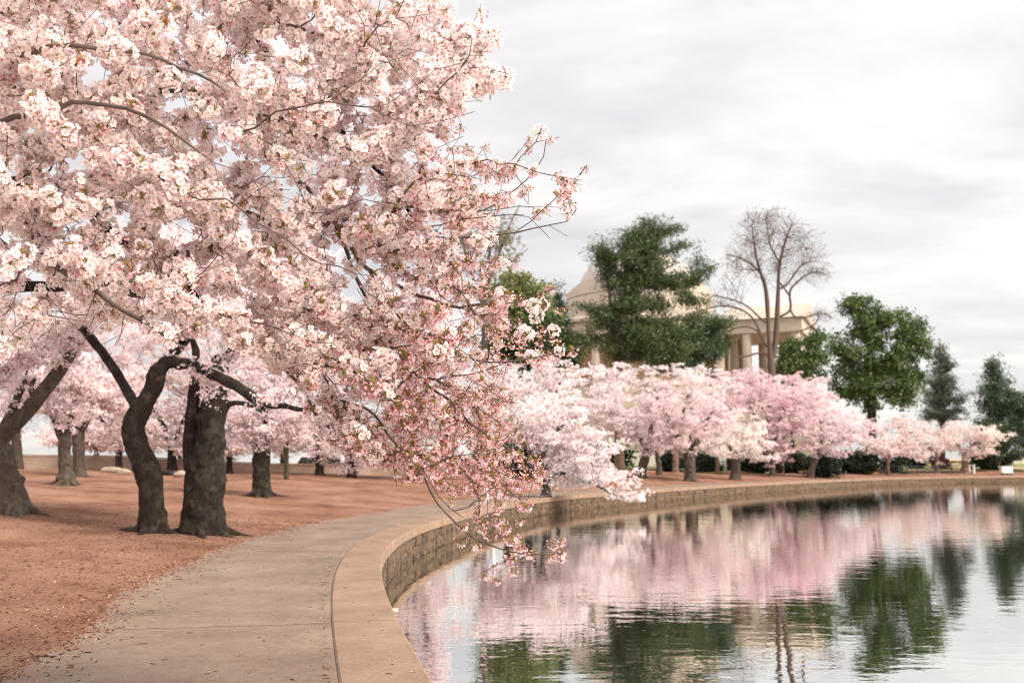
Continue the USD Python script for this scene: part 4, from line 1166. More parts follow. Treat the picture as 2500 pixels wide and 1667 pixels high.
# ---- evergreens and bare trees behind
PINE = [(0.040, 0.064, 0.016), (0.058, 0.090, 0.024), (0.085, 0.120, 0.034), (0.050, 0.074, 0.022)]
foliage_tree('pine_tree', 'tall dark pine tree with a bare lower trunk before the dome', (1513, 1140),
             [(1513, 1140, 12), (1511, 1050, 11), (1509, 905, 10), (1506, 820, 9.5), (1512, 740, 8), (1540, 660, 6), (1580, 590, 3)],
             [[(1508, 860, 5), (1490, 770, 4.5), (1483, 690, 4), (1476, 672, 3)], [(1530, 690, 4), (1600, 690, 3), (1680, 690, 2), (1730, 655, 1.5)]],
             [(1592, 562, 72, 34), (1560, 585, 60, 30), (1474, 612, 36, 36), (1490, 650, 40, 30), (1567, 632, 90, 45), (1551, 690, 75, 34), (1640, 690, 52, 26), (1690, 672, 34, 14), (1725, 654, 30, 13), (1678, 733, 36, 15), (1535, 748, 80, 22), (1445, 758, 40, 11),
              (1572, 600, 60, 40), (1565, 665, 66, 34), (1575, 745, 76, 34), (1590, 820, 100, 36), (1525, 545, 16, 8), (1640, 555, 22, 9), (1672, 598, 26, 8), (1440, 640, 22, 8), (1430, 600, 12, 10), (1700, 738, 28, 7), (1705, 690, 26, 7), (1690, 640, 22, 7), (1425, 745, 28, 6), (1410, 825, 30, 8), (1655, 560, 10, 14), (1600, 528, 12, 14), (1560, 540, 10, 14), (1519, 788, 110, 22), (1614, 800, 92, 32), (1439, 828, 58, 16), (1567, 848, 120, 34), (1640, 850, 70, 40)], 104, PINE, n_tip=420, n_q=36000, qs=0.24, aspect=0.20, spread=0.55, up=0.25, seed=1, tip=0.02, flat=0.4)
foliage_tree('pine_tree', 'smaller pine tree with a pale green arm pointing right', (1690, 1140),
             [(1690, 1140, 10), (1690, 980, 8), (1688, 860, 6), (1690, 800, 3)], [[(1690, 830, 3), (1730, 800, 2.5), (1790, 770, 1.5)]],
             [(1765, 785, 52, 14), (1700, 780, 50, 26), (1750, 845, 46, 34), (1720, 812, 50, 24), (1690, 850, 80, 34), (1650, 890, 90, 30), (1740, 850, 40, 26)], 112, [(0.05, 0.085, 0.028), (0.075, 0.11, 0.04), (0.045, 0.07, 0.03)], n_tip=190, n_q=15000, qs=0.24, aspect=0.2, spread=0.5, seed=2, flat=0.4)
foliage_tree('bare_tree', 'tall bare tree with two stems and a fine reddish fan of twigs', (1880, 1145),
             [(1886, 1145, 13), (1884, 1000, 11), (1883, 905, 9.5), (1880, 860, 7), (1876, 800, 5), (1873, 740, 5.5), (1868, 700, 4.5), (1852, 650, 3), (1842, 600, 2.2), (1836, 550, 1.2)],
             [[(1888, 870, 6.82), (1895, 810, 6.82), (1898, 760, 6.20), (1900, 700, 4.34), (1903, 650, 3.72), (1917, 590, 2.79), (1934, 545, 1.55)], [(1897, 790, 3.72), (1910, 770, 3.10), (1927, 760, 3.10), (1929, 710, 2.79), (1945, 690, 2.48), (1975, 668, 1.86), (2010, 668, 1.24)],
              [(1900, 705, 3.10), (1925, 690, 2.48), (1945, 660, 1.86), (1985, 640, 1.24)], [(1876, 790, 3.10), (1860, 780, 2.48), (1830, 752, 2.17), (1790, 732, 1.86), (1740, 722, 1.24)], [(1872, 845, 3.72), (1855, 810, 3.10), (1840, 780, 2.48), (1800, 752, 2.17), (1750, 748, 1.86), (1710, 760, 1.24)],
              [(1868, 690, 3.10), (1840, 650, 2.48), (1800, 628, 1.86), (1775, 622, 1.24)], [(1885, 880, 3.10), (1850, 862, 2.48), (1820, 870, 2.17), (1790, 868, 1.86), (1760, 840, 1.24)], [(1860, 820, 2.48), (1835, 800, 2.17), (1800, 800, 1.86), (1770, 820, 1.24)], [(1905, 645, 2.48), (1880, 600, 1.86), (1870, 540, 1.24)],
              [(1930, 755, 2.48), (1945, 775, 2.17), (1975, 772, 1.86), (2030, 775, 1.24)], [(1936, 815, 1.86), (1975, 800, 1.86), (1990, 790, 1.55), (1998, 765, 1.24)], [(1926, 720, 2.48), (1905, 690, 1.86)]],
             [(1840, 590, 60, 85), (1900, 560, 70, 60), (1960, 600, 70, 65), (1995, 660, 45, 45), (1800, 650, 50, 80), (1900, 640, 90, 70), (1760, 740, 60, 40), (2000, 770, 50, 30), (1870, 530, 60, 30)], 118, [(0.17, 0.10, 0.085), (0.13, 0.075, 0.06)], n_tip=2300, n_q=2600, qs=0.34, aspect=0.05, spread=0.35, up=0.5, part='fine_twigs', mat=M('bare_twigs', {'p': ('principled_bsdf', {'base_color': (0.10, 0.062, 0.048), 'roughness': 0.85})}), seed=3, tip=0.011, outer=1.7, curve=0.16, straight=0.9)
GREEN = [(0.085, 0.130, 0.028), (0.050, 0.088, 0.020), (0.135, 0.175, 0.045), (0.035, 0.065, 0.016)]
foliage_tree('evergreen_tree', 'large rounded green tree with gaps showing sky', (2130, 1135),
             [(2130, 1135, 12), (2128, 1000, 10), (2125, 900, 8), (2115, 800, 5), (2090, 730, 2.5)], [[(2127, 960, 6), (2180, 880, 4), (2230, 820, 2)], [(2126, 940, 6), (2080, 880, 4), (2040, 850, 2)]],
             [(2090, 740, 42, 40), (2125, 790, 70, 45), (2200, 790, 62, 40), (2240, 830, 36, 40), (2110, 850, 95, 55), (2200, 870, 80, 60), (2080, 920, 70, 50), (2150, 950, 100, 50), (2220, 950, 55, 55)], 128, GREEN, n_tip=260, n_q=24000, qs=0.185, aspect=0.55, spread=0.55, seed=4, mat=BARK, outer=3.0, per=5, part='leaves')
foliage_tree('evergreen_tree', 'small green tree in front of the bare tree trunk', (1935, 1120),
             [(1935, 1120, 5), (1935, 960, 5), (1940, 880, 3)], [], [(1925, 860, 36, 34), (1955, 890, 40, 32), (1990, 885, 36, 40), (1930, 905, 50, 24), (1995, 830, 20, 24)], 120, GREEN + [(0.10, 0.15, 0.045)], n_tip=110, n_q=9500, qs=0.18, aspect=0.5, spread=0.5, seed=5, mat=BARK, part='leaves')
foliage_tree('conifer_tree', 'thin grey green conifer right of the large green tree', (2300, 1125),
             [(2300, 1125, 7), (2300, 980, 5), (2297, 890, 3), (2295, 835, 1)], [], [(2295, 850, 12, 20), (2297, 890, 30, 24), (2300, 930, 45, 26), (2305, 970, 58, 26), (2300, 1010, 66, 26)], 140, [(0.085, 0.095, 0.065), (0.11, 0.115, 0.085), (0.06, 0.075, 0.05)], n_tip=170, n_q=10000, qs=0.22, aspect=0.2, spread=0.4, seed=6, mat=BARK_RED, flat=0.4)
foliage_tree('conifer_tree', 'full dark green conifer at the right edge', (2435, 1132),
             [(2435, 1132, 8), (2432, 1000, 6), (2428, 920, 3), (2424, 880, 1)], [], [(2424, 892, 18, 22), (2428, 928, 44, 28), (2440, 970, 68, 32), (2455, 1010, 90, 34), (2470, 1050, 110, 38), (2450, 1095, 105, 28), (2520, 1000, 60, 60)], 135, [(0.045, 0.075, 0.032), (0.065, 0.10, 0.045), (0.035, 0.055, 0.026)], n_tip=240, n_q=19000, qs=0.24, aspect=0.25, spread=0.5, seed=7, mat=BARK_RED, flat=0.45)
foliage_tree('bare_tree', 'tan bare tree with thin leaning stems behind the blossom tips', (1180, 1130),
             [(1180, 1130, 9), (1182, 900, 7), (1186, 700, 5), (1195, 620, 3.5), (1205, 560, 2)], [[(1186, 700, 4), (1215, 630, 3), (1240, 560, 2), (1270, 500, 1)], [(1184, 760, 4), (1140, 640, 3), (1120, 540, 2)]],
             [(1170, 540, 70, 90), (1120, 480, 60, 60), (1230, 590, 60, 70), (1130, 620, 60, 60)], 118, [(0.22, 0.19, 0.10), (0.27, 0.20, 0.12), (0.18, 0.17, 0.08)], n_tip=240, n_q=2600, qs=0.16, aspect=0.6, spread=0.7, seed=8, tip=0.014, mat=BARK_PALE, part='young_leaves')
foliage_tree('leafy_tree', 'rounded yellow green tree right of the tan bare tree', (1270, 1130),
             [(1270, 1130, 8), (1270, 900, 7), (1268, 760, 4)], [], [(1262, 690, 58, 28), (1290, 720, 60, 34), (1220, 730, 60, 40), (1260, 770, 90, 44), (1330, 760, 30, 30)], 125, [(0.20, 0.22, 0.07), (0.26, 0.25, 0.10), (0.14, 0.17, 0.05)], n_tip=150, n_q=7500, qs=0.26, aspect=0.6, spread=0.6, seed=9, part='leaves', mat=BARK)
foliage_tree('conifer_tree', 'slim dark conifer left of the dome', (1362, 1130), [(1362, 1130, 6), (1362, 900, 4), (1360, 720, 1.5)], [], [(1360, 715, 9, 20), (1361, 750, 20, 26), (1362, 800, 34, 40), (1360, 850, 44, 40)], 132, [(0.045, 0.06, 0.04), (0.03, 0.045, 0.03)], n_tip=80, n_q=4200, qs=0.28, aspect=0.25, spread=0.45, seed=10, mat=BARK, flat=0.4)
foliage_tree('evergreen_tree', 'dark green tree mass low behind the pink blossom tips', (1290, 1130), [(1290, 1130, 8), (1290, 950, 6), (1290, 830, 3)], [], [(1290, 810, 90, 40), (1240, 850, 80, 36), (1370, 850, 60, 36)], 121, GREEN[1:2] + PINE, n_tip=120, n_q=6500, qs=0.28, aspect=0.5, spread=0.6, seed=11, mat=BARK, part='leaves')

HEDGE = [(0.014, 0.026, 0.010), (0.022, 0.038, 0.014), (0.010, 0.018, 0.008)]


def shrub(label, px, py, rx, ry, Y, cols=HEDGE, seed=0, n_q=2600, qs=0.16, group=None):
    g = at(px, py, Y)
    z = float(land_z(g[0], g[1]))
    base = project(np.array([g[0], g[1], z]))[1]
    foliage_tree('shrub', label, (px, base), [(px, base, 3), (px, (base + py) / 2, 2.5), (px, py, 2)], [], [(px, py, rx, ry), (px - rx * 0.4, (py + base) / 2, rx * 0.6, (base - py) * 0.5 + 3), (px + rx * 0.4, (py + base) / 2, rx * 0.6, (base - py) * 0.5 + 3)],
                 Y, cols, n_tip=60, n_q=n_q, qs=qs, aspect=0.6, spread=0.28, seed=40 + seed, group=group, category='shrub', part='leaves', mat=BARK, per=5, tip=0.012)


shrub('dark evergreen shrub behind the whitish cherry tree', 1850, 1118, 62, 30, 104, seed=1, n_q=4200)
shrub('rounded dark shrub behind the trunk leaning to the water', 2010, 1128, 42, 26, 102, seed=2, n_q=3200)
shrub('low dark shrub left of the black railing', 2110, 1120, 44, 28, 116, seed=3)
shrub('dark shrub at the left end of the black railing', 2185, 1112, 44, 30, 124, seed=4)
shrub('dark shrub between the thin bent tree and the stout tree', 1636, 1122, 22, 24, 98, seed=5)
shrub('low dark shrub right of the stout cherry trunk', 1722, 1124, 34, 14, 104, seed=6)
shrub('dark green shrub under the dipping branch', 1280, 1100, 60, 36, 84, seed=7, n_q=3600)
shrub('dark green shrub far behind the leaning pale trunk', 1505, 1105, 56, 24, 112, seed=8)
shrub('dark shrub filling the gap right of the whitish cherry trunk', 1815, 1122, 46, 22, 112, seed=12, n_q=3000)
shrub('dark shrub behind the stout cherry trunk', 1690, 1122, 44, 22, 112, seed=13, n_q=3000)
shrub('dark shrub behind the two trunks of the deep pink cherry', 1930, 1120, 52, 28, 110, seed=14, n_q=3600)
shrub('dark shrub right of the rounded dark shrub', 2065, 1122, 40, 24, 118, seed=15, n_q=2600)
shrub('dark green shrub behind the dipping branch tip', 1430, 1108, 60, 34, 96, seed=16, n_q=3600)
shrub('dark green shrub behind the people on the path', 1210, 1100, 60, 38, 80, seed=17, n_q=3600)
shrub('dark red shrub behind the black railing', 2300, 1128, 22, 9, 138, [(0.16, 0.035, 0.03), (0.10, 0.03, 0.03)], seed=9, n_q=900)
shrub('wide dark shrub under the full conifer', 2410, 1115, 70, 20, 136, seed=10, n_q=3400)
shrub('dark shrub behind the thin cherry trunk by the railing', 2240, 1108, 50, 26, 140, seed=11)

# ---- the domed building
marble = M('marble', {'g': ('geometry', {}), 'n': ('noise_texture', {'scale': 0.5, 'detail': 5}), 'n2': ('wave_texture', {'bands_direction': 'z', 'scale': 0.22, 'distortion': 0.3}),
                      'r': ('rgb_ramp', {'ramp': [(0.3, (0.440, 0.356, 0.284)), (0.7, (0.528, 0.440, 0.360))]}), 'p': ('principled_bsdf', {'roughness': 0.6})},
           [('g.position', 'n.vector'), ('n.fac', 'r.fac'), ('r.color', 'p.base_color')])
marble_pale = M('dome_marble', {'p': ('principled_bsdf', {'base_color': (0.52, 0.45, 0.41), 'roughness': 0.6})})
shade_toned_stone = M('shade_toned_stone', {'g': ('geometry', {}), 'n': ('noise_texture', {'scale': 0.4, 'detail': 4}), 'r': ('rgb_ramp', {'ramp': [(0.3, (0.40, 0.25, 0.16)), (0.7, (0.52, 0.35, 0.23))]}), 'p': ('principled_bsdf', {'roughness': 0.8})},  # shade behind the columns is painted into this brown inner wall colour
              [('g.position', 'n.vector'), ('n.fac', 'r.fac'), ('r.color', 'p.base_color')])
DY, DX = 190.0, 1562
dc = at(DX, 1000, DY)
mpx = DY / FPX
zz = lambda py: at(DX, py, DY)[2]
bd = thing('domed_building', 'pale marble rotunda with a shallow stepped dome behind the pine', 'building', (dc[0], dc[1], 0))


def lathe(prof, n=72):
    prof = np.array([(r * mpx * 0.95, zz(y)) for r, y in prof])
    a = np.linspace(0, 2 * np.pi, n, endpoint=False)
    V = np.stack([prof[:, None, 0] * np.cos(a), prof[:, None, 0] * np.sin(a), np.broadcast_to(prof[:, None, 1], (len(prof), n))], -1).reshape(-1, 3)
    k = len(prof)
    i, j = np.meshgrid(np.arange(k - 1), np.arange(n), indexing='ij')
    q = np.stack([i * n + j, i * n + (j + 1) % n, (i + 1) * n + (j + 1) % n, (i + 1) * n + j], -1).reshape(-1, 4)
    return V, q[:, ::-1]


dome_prof = [(0.01, 618)] + [(150 * math.sin(t), 618 + 80 * (1 - math.cos(t))) for t in np.linspace(0.1, 1.50, 14)] + [(150, 700)]
obj('dome', lathe(dome_prof), marble_pale, bd, smooth=30)
obj('dome_step', lathe([(149, 698.4), (160, 698.4), (160, 708), (150, 708)]), marble, bd)
obj('dome_step', lathe([(159, 708.2), (174, 708.2), (174, 720), (160, 720)]), marble, bd)
obj('dome_step', lathe([(173, 720.2), (188, 720.2), (188, 736), (176, 736)]), marble, bd)
obj('drum', lathe([(185, 736.2), (190, 740), (190, 792), (186, 796)]), marble, bd)
obj('roof_ring', lathe([(186, 792), (262, 800), (268, 806), (268, 812), (262, 814)]), marble, bd)
obj('entablature', lathe([(258, 814), (260, 814.2), (260, 842), (246, 842), (246, 838)]), marble, bd)
obj('inner_wall', lathe([(205, 815), (205, 965)]), shade_toned_stone, bd)
obj('floor_base', lathe([(0.1, 960), (272, 960), (272, 975), (290, 975), (290, 1000), (310, 1000), (310, 1125)]), marble, bd)
for k in range(26):
    a = 2 * math.pi * (k + 0.35) / 26
    R_ = 250 * mpx
    prof = [(0.95, zz(960)), (0.95, zz(956)), (0.80, zz(955)), (0.78, zz(900)), (0.66, zz(850)), (0.85, zz(848)), (0.95, zz(842.5))]
    n = 14
    aa = np.linspace(0, 2 * np.pi, n, endpoint=False)
    V = np.array([[r * math.cos(b) + R_ * math.cos(a), r * math.sin(b) + R_ * math.sin(a), z] for r, z in prof for b in aa])
    F = np.array([[i * n + j, i * n + (j + 1) % n, (i + 1) * n + (j + 1) % n, (i + 1) * n + j] for i in range(len(prof) - 1) for j in range(n)])
    obj('column', (V, F), marble, bd, smooth=40)
# portico on the right
ax = np.array([0.92, -0.39]); ay = np.array([0.39, 0.92])


def por(u0, u1, v0, v1, y0, y1):
    b = trimesh.creation.box((u1 - u0, v1 - v0, abs(zz(y1) - zz(y0))))
    b.apply_translation(((u0 + u1) / 2, (v0 + v1) / 2, (zz(y0) + zz(y1)) / 2))
    v = np.array(b.vertices)
    return np.c_[v[:, 0] * ax[0] + v[:, 1] * ay[0], v[:, 0] * ax[1] + v[:, 1] * ay[1], v[:, 2]], np.array(b.faces)


obj('portico_beam', por(17.5, 31.5, -9.5, 9.5, 842, 812), marble, bd)
gv, gf = [], []
for u in (17.5, 32.0):
    for v, y in ((-10.2, 811.6), (10.2, 811.6), (0, 766)):
        q = ax * u + ay * v
        gv.append((q[0], q[1], zz(y)))
obj('pediment', (np.array(gv), np.array([[0, 2, 1], [3, 4, 5], [0, 3, 5], [0, 5, 2], [1, 2, 5], [1, 5, 4], [0, 1, 4], [0, 4, 3]])), marble, bd)
obj('portico_floor', por(17.5, 33, -10, 10, 1120, 961), marble, bd)
for u in (30.3, 26.0, 22.0):
    for v in (-8.6, -5.1, -1.7, 1.7, 5.1, 8.6):
        if u < 30 and abs(v) < 8:
            continue
        q = ax * u + ay * v
        c = trimesh.creation.cylinder(0.8, zz(843) - zz(960), sections=14)
        c.apply_translation((q[0], q[1], (zz(843) + zz(960)) / 2))
        obj('column', c, marble, bd, smooth=40)

# ---- low walls and distant things
concrete = M('wall_concrete', {'g': ('geometry', {}), 'n': ('noise_texture', {'scale': 0.9, 'detail': 5}), 'r': ('rgb_ramp', {'ramp': [(0.3, (0.360, 0.258, 0.186)), (0.7, (0.516, 0.390, 0.294))]}), 'p': ('principled_bsdf', {'roughness': 0.9})},
             [('g.position', 'n.vector'), ('n.fac', 'r.fac'), ('r.color', 'p.base_color')])


def ribbon_wall(pts, z_top, thick=0.35, cap=0.0):
    """Wall along ground points, from below the ground to the given tops."""
    pts = np.asarray(pts, float)
    tn = unit(np.gradient(pts[:, :2], axis=0))
    nn = np.stack([-tn[:, 1], tn[:, 0]], 1) * thick / 2
    V = []
    for p, n_, z in zip(pts, nn, z_top):
        V += [(p[0] + n_[0], p[1] + n_[1], p[2] - 0.4), (p[0] + n_[0], p[1] + n_[1], z), (p[0] - n_[0], p[1] - n_[1], z), (p[0] - n_[0], p[1] - n_[1], p[2] - 0.4)]
    F = []
    for i in range(len(pts) - 1):
        for j in range(3):
            F.append([i * 4 + j, i * 4 + j + 1, i * 4 + 5 + j, i * 4 + 4 + j])
    F += [[0, 3, 2, 1], [len(V) - 4, len(V) - 3, len(V) - 2, len(V) - 1]]
    return np.array(V), np.array(F)


rx = np.array([-260, -100, 60, 180, 300, 420, 546, 660, 800, 930, 1060])
rtop = np.interp(rx, [-260, 60, 300, 420, 546, 660, 800, 1060], [1107, 1109, 1112, 1118, 1125, 1130, 1132, 1136])
RY = np.interp(rx, [-260, 1060], [57, 66])
rp = np.array([at(a, 1150, y) for a, y in zip(rx, RY)])
rp[:, 2] = land_z(rp[:, 0], rp[:, 1])
rz = np.array([at(a, b, y)[2] for a, b, y in zip(rx, rtop, RY)])
rw = thing('retaining_wall', 'low tan concrete wall running behind the trees on the left', 'wall')
obj('wall_body', ribbon_wall(rp, rz - 0.10), concrete, rw)
capv, capf = ribbon_wall(np.c_[rp[:, :2], rz + 0.31], rz, 0.45)
obj('wall_cap', (capv, capf), concrete, rw)

tw = np.array([at(a, 1130, 126) for a in np.linspace(1480, 1850, 8)])
tw[:, 2] = land_z(tw[:, 0], tw[:, 1])
pale_wall = M('pale_wall', {'p': ('principled_bsdf', {'base_color': (0.70, 0.67, 0.60), 'roughness': 0.8})})
tx = thing('terrace_wall', 'pale terrace wall glimpsed between the far cherry trunks', 'wall')
obj('wall_body', ribbon_wall(tw, np.full(8, at(1600, 1100, 126)[2])), pale_wall, tx)
obj('wall_cap', ribbon_wall(np.c_[tw[:, :2], np.full(8, at(1600, 1099.5, 126)[2] + 0.4)], np.full(8, at(1600, 1096, 126)[2]), 0.6), pale_wall, tx)


def low_building(label, px0, px1, top, Y, col):
    t = thing('low_building', label, 'building')
    a, b = at(px0, 1130, Y), at(px1, 1130, Y)
    z0 = float(land_z((a[0] + b[0]) / 2, Y)) - 0.3
    z1 = at(px0, top, Y)[2]
    m = M('low_building_wall_' + str(px0), {'p': ('principled_bsdf', {'base_color': col, 'roughness': 0.8})})
    bx = trimesh.creation.box((b[0] - a[0], 8, z1 - z0)); bx.apply_translation(((a[0] + b[0]) / 2, Y + 4, (z0 + z1) / 2))
    obj('wall', bx, m, t)
    rf = trimesh.creation.box((b[0] - a[0] + 0.8, 8.8, 0.35)); rf.apply_translation(((a[0] + b[0]) / 2, Y + 4, z1 + 0.18))
    obj('roof', rf, m, t)
    n = max(2, int((b[0] - a[0]) / 2.6))
    dk = M('window_dark_' + str(px0), {'p': ('principled_bsdf', {'base_color': (0.10, 0.09, 0.08), 'roughness': 0.2})})
    for k in range(n):
        x = a[0] + (k + 0.5) * (b[0] - a[0]) / n
        wn = trimesh.creation.box((1.0, 0.1, (z1 - z0) * 0.3)); wn.apply_translation((x, Y - 0.02, z0 + (z1 - z0) * 0.62))
        obj('window', wn, dk, t)


low_building('long low cream building glimpsed under the last cherry tree', 2305, 2400, 1124, 190, (0.74, 0.62, 0.46))
low_building('low cream building cut by the right edge of the picture', 2472, 2600, 1106, 200, (0.74, 0.65, 0.54))

# lawn behind the railing
ls, lt = np.linspace(112, 300, 60), np.linspace(10, 75, 16)
LS, LT = np.meshgrid(ls, lt, indexing='ij')
p, n = shore(LS)
lxy = p + n * LT[..., None]
lz = land_z(lxy[..., 0], lxy[..., 1], 0, LT) + 0.10
grass = M('lawn_grass', {'g': ('geometry', {}), 'n': ('noise_texture', {'scale': 0.12, 'detail': 6}), 'r': ('rgb_ramp', {'ramp': [(0.38, (0.10, 0.13, 0.035)), (0.52, (0.19, 0.19, 0.07)), (0.62, (0.40, 0.27, 0.12))]}), 'p': ('principled_bsdf', {'roughness': 1.0})},
          [('g.position', 'n.vector'), ('n.fac', 'r.fac'), ('r.color', 'p.base_color')])
obj('lawn', (np.concatenate([lxy, lz[..., None]], -1).reshape(-1, 3), grid_faces(60, 16)), grass, smooth=True, kind='structure')

# black railing
black = M('black_iron', {'p': ('principled_bsdf', {'base_color': (0.03, 0.032, 0.035), 'roughness': 0.5})})
rail = thing('railing', 'thin black iron railing on the lawn at the right', 'railing')
ra, rb = ground_at(2150, 1158.5), ground_at(2338, 1157)
Lr = np.linalg.norm((rb - ra)[:2])
nP = int(Lr / 0.42)
for k in range(nP + 1):
    q = ra + (rb - ra) * k / nP
    z = float(land_z(q[0], q[1]))
    post = k % 8 == 0
    r_ = 0.045 if post else 0.018
    b = trimesh.creation.box((r_ * 2, r_ * 2, 1.15 if post else 1.0)); b.apply_translation((q[0], q[1], z + (0.575 if post else 0.55)))
    obj('post' if post else 'picket', b, black, rail)
for h_ in (0.18, 1.02):
    P = np.array([ra + (rb - ra) * k / 12 for k in range(13)])
    P[:, 2] = land_z(P[:, 0], P[:, 1]) + h_
    obj('rail', tube(P, np.full(13, 0.028), 5), black, rail)

white = M('white_paint', {'p': ('principled_bsdf', {'base_color': (0.80, 0.80, 0.79), 'roughness': 0.5})})
dark_green = M('dark_green_paint', {'p': ('principled_bsdf', {'base_color': (0.03, 0.06, 0.045), 'roughness': 0.6})})
for px_, lab in ((2367, 'white post nearer the last cherry trunk'), (2378, 'white post further right of the last cherry trunk')):
    g = ground_at(px_, 1157)
    t = thing('white_post', lab, 'post', tuple(g), 'white posts beside the last cherry tree')
    b = trimesh.creation.cylinder(0.15, 1.1, sections=14); b.apply_translation((0, 0, 0.50))
    obj('post', b, white, t, smooth=40)
    b = trimesh.creation.cylinder(0.20, 0.1, sections=14); b.apply_translation((0, 0, 1.10))
    obj('cap', b, white, t, smooth=40)
g = ground_at(2457, 1158)
t = thing('utility_box', 'white box standing by the path at the far right', 'box', tuple(g))
b = trimesh.creation.box((1.35, 0.7, 0.82)); b.apply_translation((0, 0, 0.58)); obj('body', b, white, t)
b = trimesh.creation.box((1.45, 0.8, 0.07)); b.apply_translation((0, 0, 1.026)); obj('lid', b, white, t)
b = trimesh.creation.box((1.15, 0.6, 0.24)); b.apply_translation((0, 0, 0.05)); obj('plinth', b, dark_green, t)

# rocks and a log before the retaining wall
rock_mat = M('rock', {'g': ('geometry', {}), 'n': ('noise_texture', {'scale': 3, 'detail': 5}), 'r': ('rgb_ramp', {'ramp': [(0.3, (0.27, 0.20, 0.155)), (0.7, (0.42, 0.34, 0.275))]}), 'p': ('principled_bsdf', {'roughness': 0.9})},
             [('g.position', 'n.vector'), ('n.fac', 'r.fac'), ('r.color', 'p.base_color')])
for k, (px_, py_, w_, h_, lab) in enumerate([(272, 1153, 0.62, 0.2, 'pale flat rock before the wall, left of the bent trunk'), (300, 1156, 0.42, 0.18, 'smaller pale rock nearest the bent trunk'), (441, 1164, 0.4, 0.2, 'pale rock between the bent and the stout trunk'),
                                             (100, 1144, 0.6, 0.13, 'low pale rock at the far left before the wall')]):
    g = ground_at(px_, py_)
    m = trimesh.creation.icosphere(3, 1.0)
    v = np.array(m.vertices)
    v = v * (1 + 0.5 * (fbm(v * 1.4, 3, 60 + k)[:, None] - 0.5)) * [w_, w_ * 0.6, h_] + [0, 0, h_ * 0.5]
    obj('rock', (v + g, m.faces), rock_mat, smooth=True, label=lab, category='rock')
g = ground_at(412, 1161)
P = np.array([[-0.75, 0, 0.14], [-0.3, 0.05, 0.15], [0.2, 0.0, 0.14], [0.8, 0.06, 0.13]]) + g
v, f = tube(*resample(P, [0.14, 0.15, 0.14, 0.12], 0.1), 10)
obj('log', (v + (fbm(v * 4, 3, 70)[:, None] - 0.5) * 0.06, f), BARK, smooth=True, label='dark fallen log before the retaining wall', category='log')

# outlet pipe in the wall
_ps = np.linspace(_sj + 1.0, _sj + 9, 400)
_pp, _pn = shore(_ps)
_pq = np.c_[_pp - _pn * 0.03, np.full(400, -0.30)]
_i = int(np.argmin(np.abs(project(_pq)[0] - 950) + 0.02 * np.abs(_ps - _sj - 4)))
s_p = float(_ps[_i])
_zs = np.linspace(-0.6, 0.0, 200)
_zi = int(np.argmin(np.abs(project(np.c_[np.repeat(_pq[_i:_i + 1, :2], 200, 0), _zs])[1] - 1472)))
pp_ = np.array([*_pq[_i, :2], max(_zs[_zi], -0.5)])
nn_ = -shore(s_p)[1]
nn_ = np.array([nn_[0], nn_[1], 0])
t = thing('outlet_pipe', 'small white outlet pipe sticking out of the basin wall', 'pipe', tuple(pp_))
rim = trimesh.creation.annulus(0.019, 0.032, 0.10, sections=20)
T4 = np.eye(4); T4[:3, :3] = frame_to(nn_, 0); T4[:3, 3] = nn_ * 0.045
rim.apply_transform(T4)
obj('pipe', rim, M('pipe_plastic', {'p': ('principled_bsdf', {'base_color': (0.42, 0.38, 0.33), 'roughness': 0.5})}), t, smooth=40)
inn = trimesh.creation.cylinder(0.0187, 0.06, sections=16); inn.apply_transform(T4)
obj('bore', inn, BARK_RED, t)


# ---- people on the path
import manifold3d as m3


def hull_chain(joints, bones, seg=14, refine=0.03, smooth=8):
    out = None
    for a, b in bones:
        A, B = joints[a], joints[b]
        h = m3.Manifold.batch_hull([m3.Manifold.sphere(A[1], seg).translate(A[0]), m3.Manifold.sphere(B[1], seg).translate(B[0])])
        out = h if out is None else out + h
    out = out.refine_to_length(refine)
    me = out.to_mesh()
    tm = trimesh.Trimesh(me.vert_properties[:, :3], me.tri_verts)
    trimesh.smoothing.filter_taubin(tm, iterations=smooth)
    return tm


skin = M('skin', {'p': ('principled_bsdf', {'base_color': (0.56, 0.36, 0.27), 'roughness': 0.55})})


def cloth(name, col):
    return M(name, {'p': ('principled_bsdf', {'base_color': col, 'roughness': 0.9})})


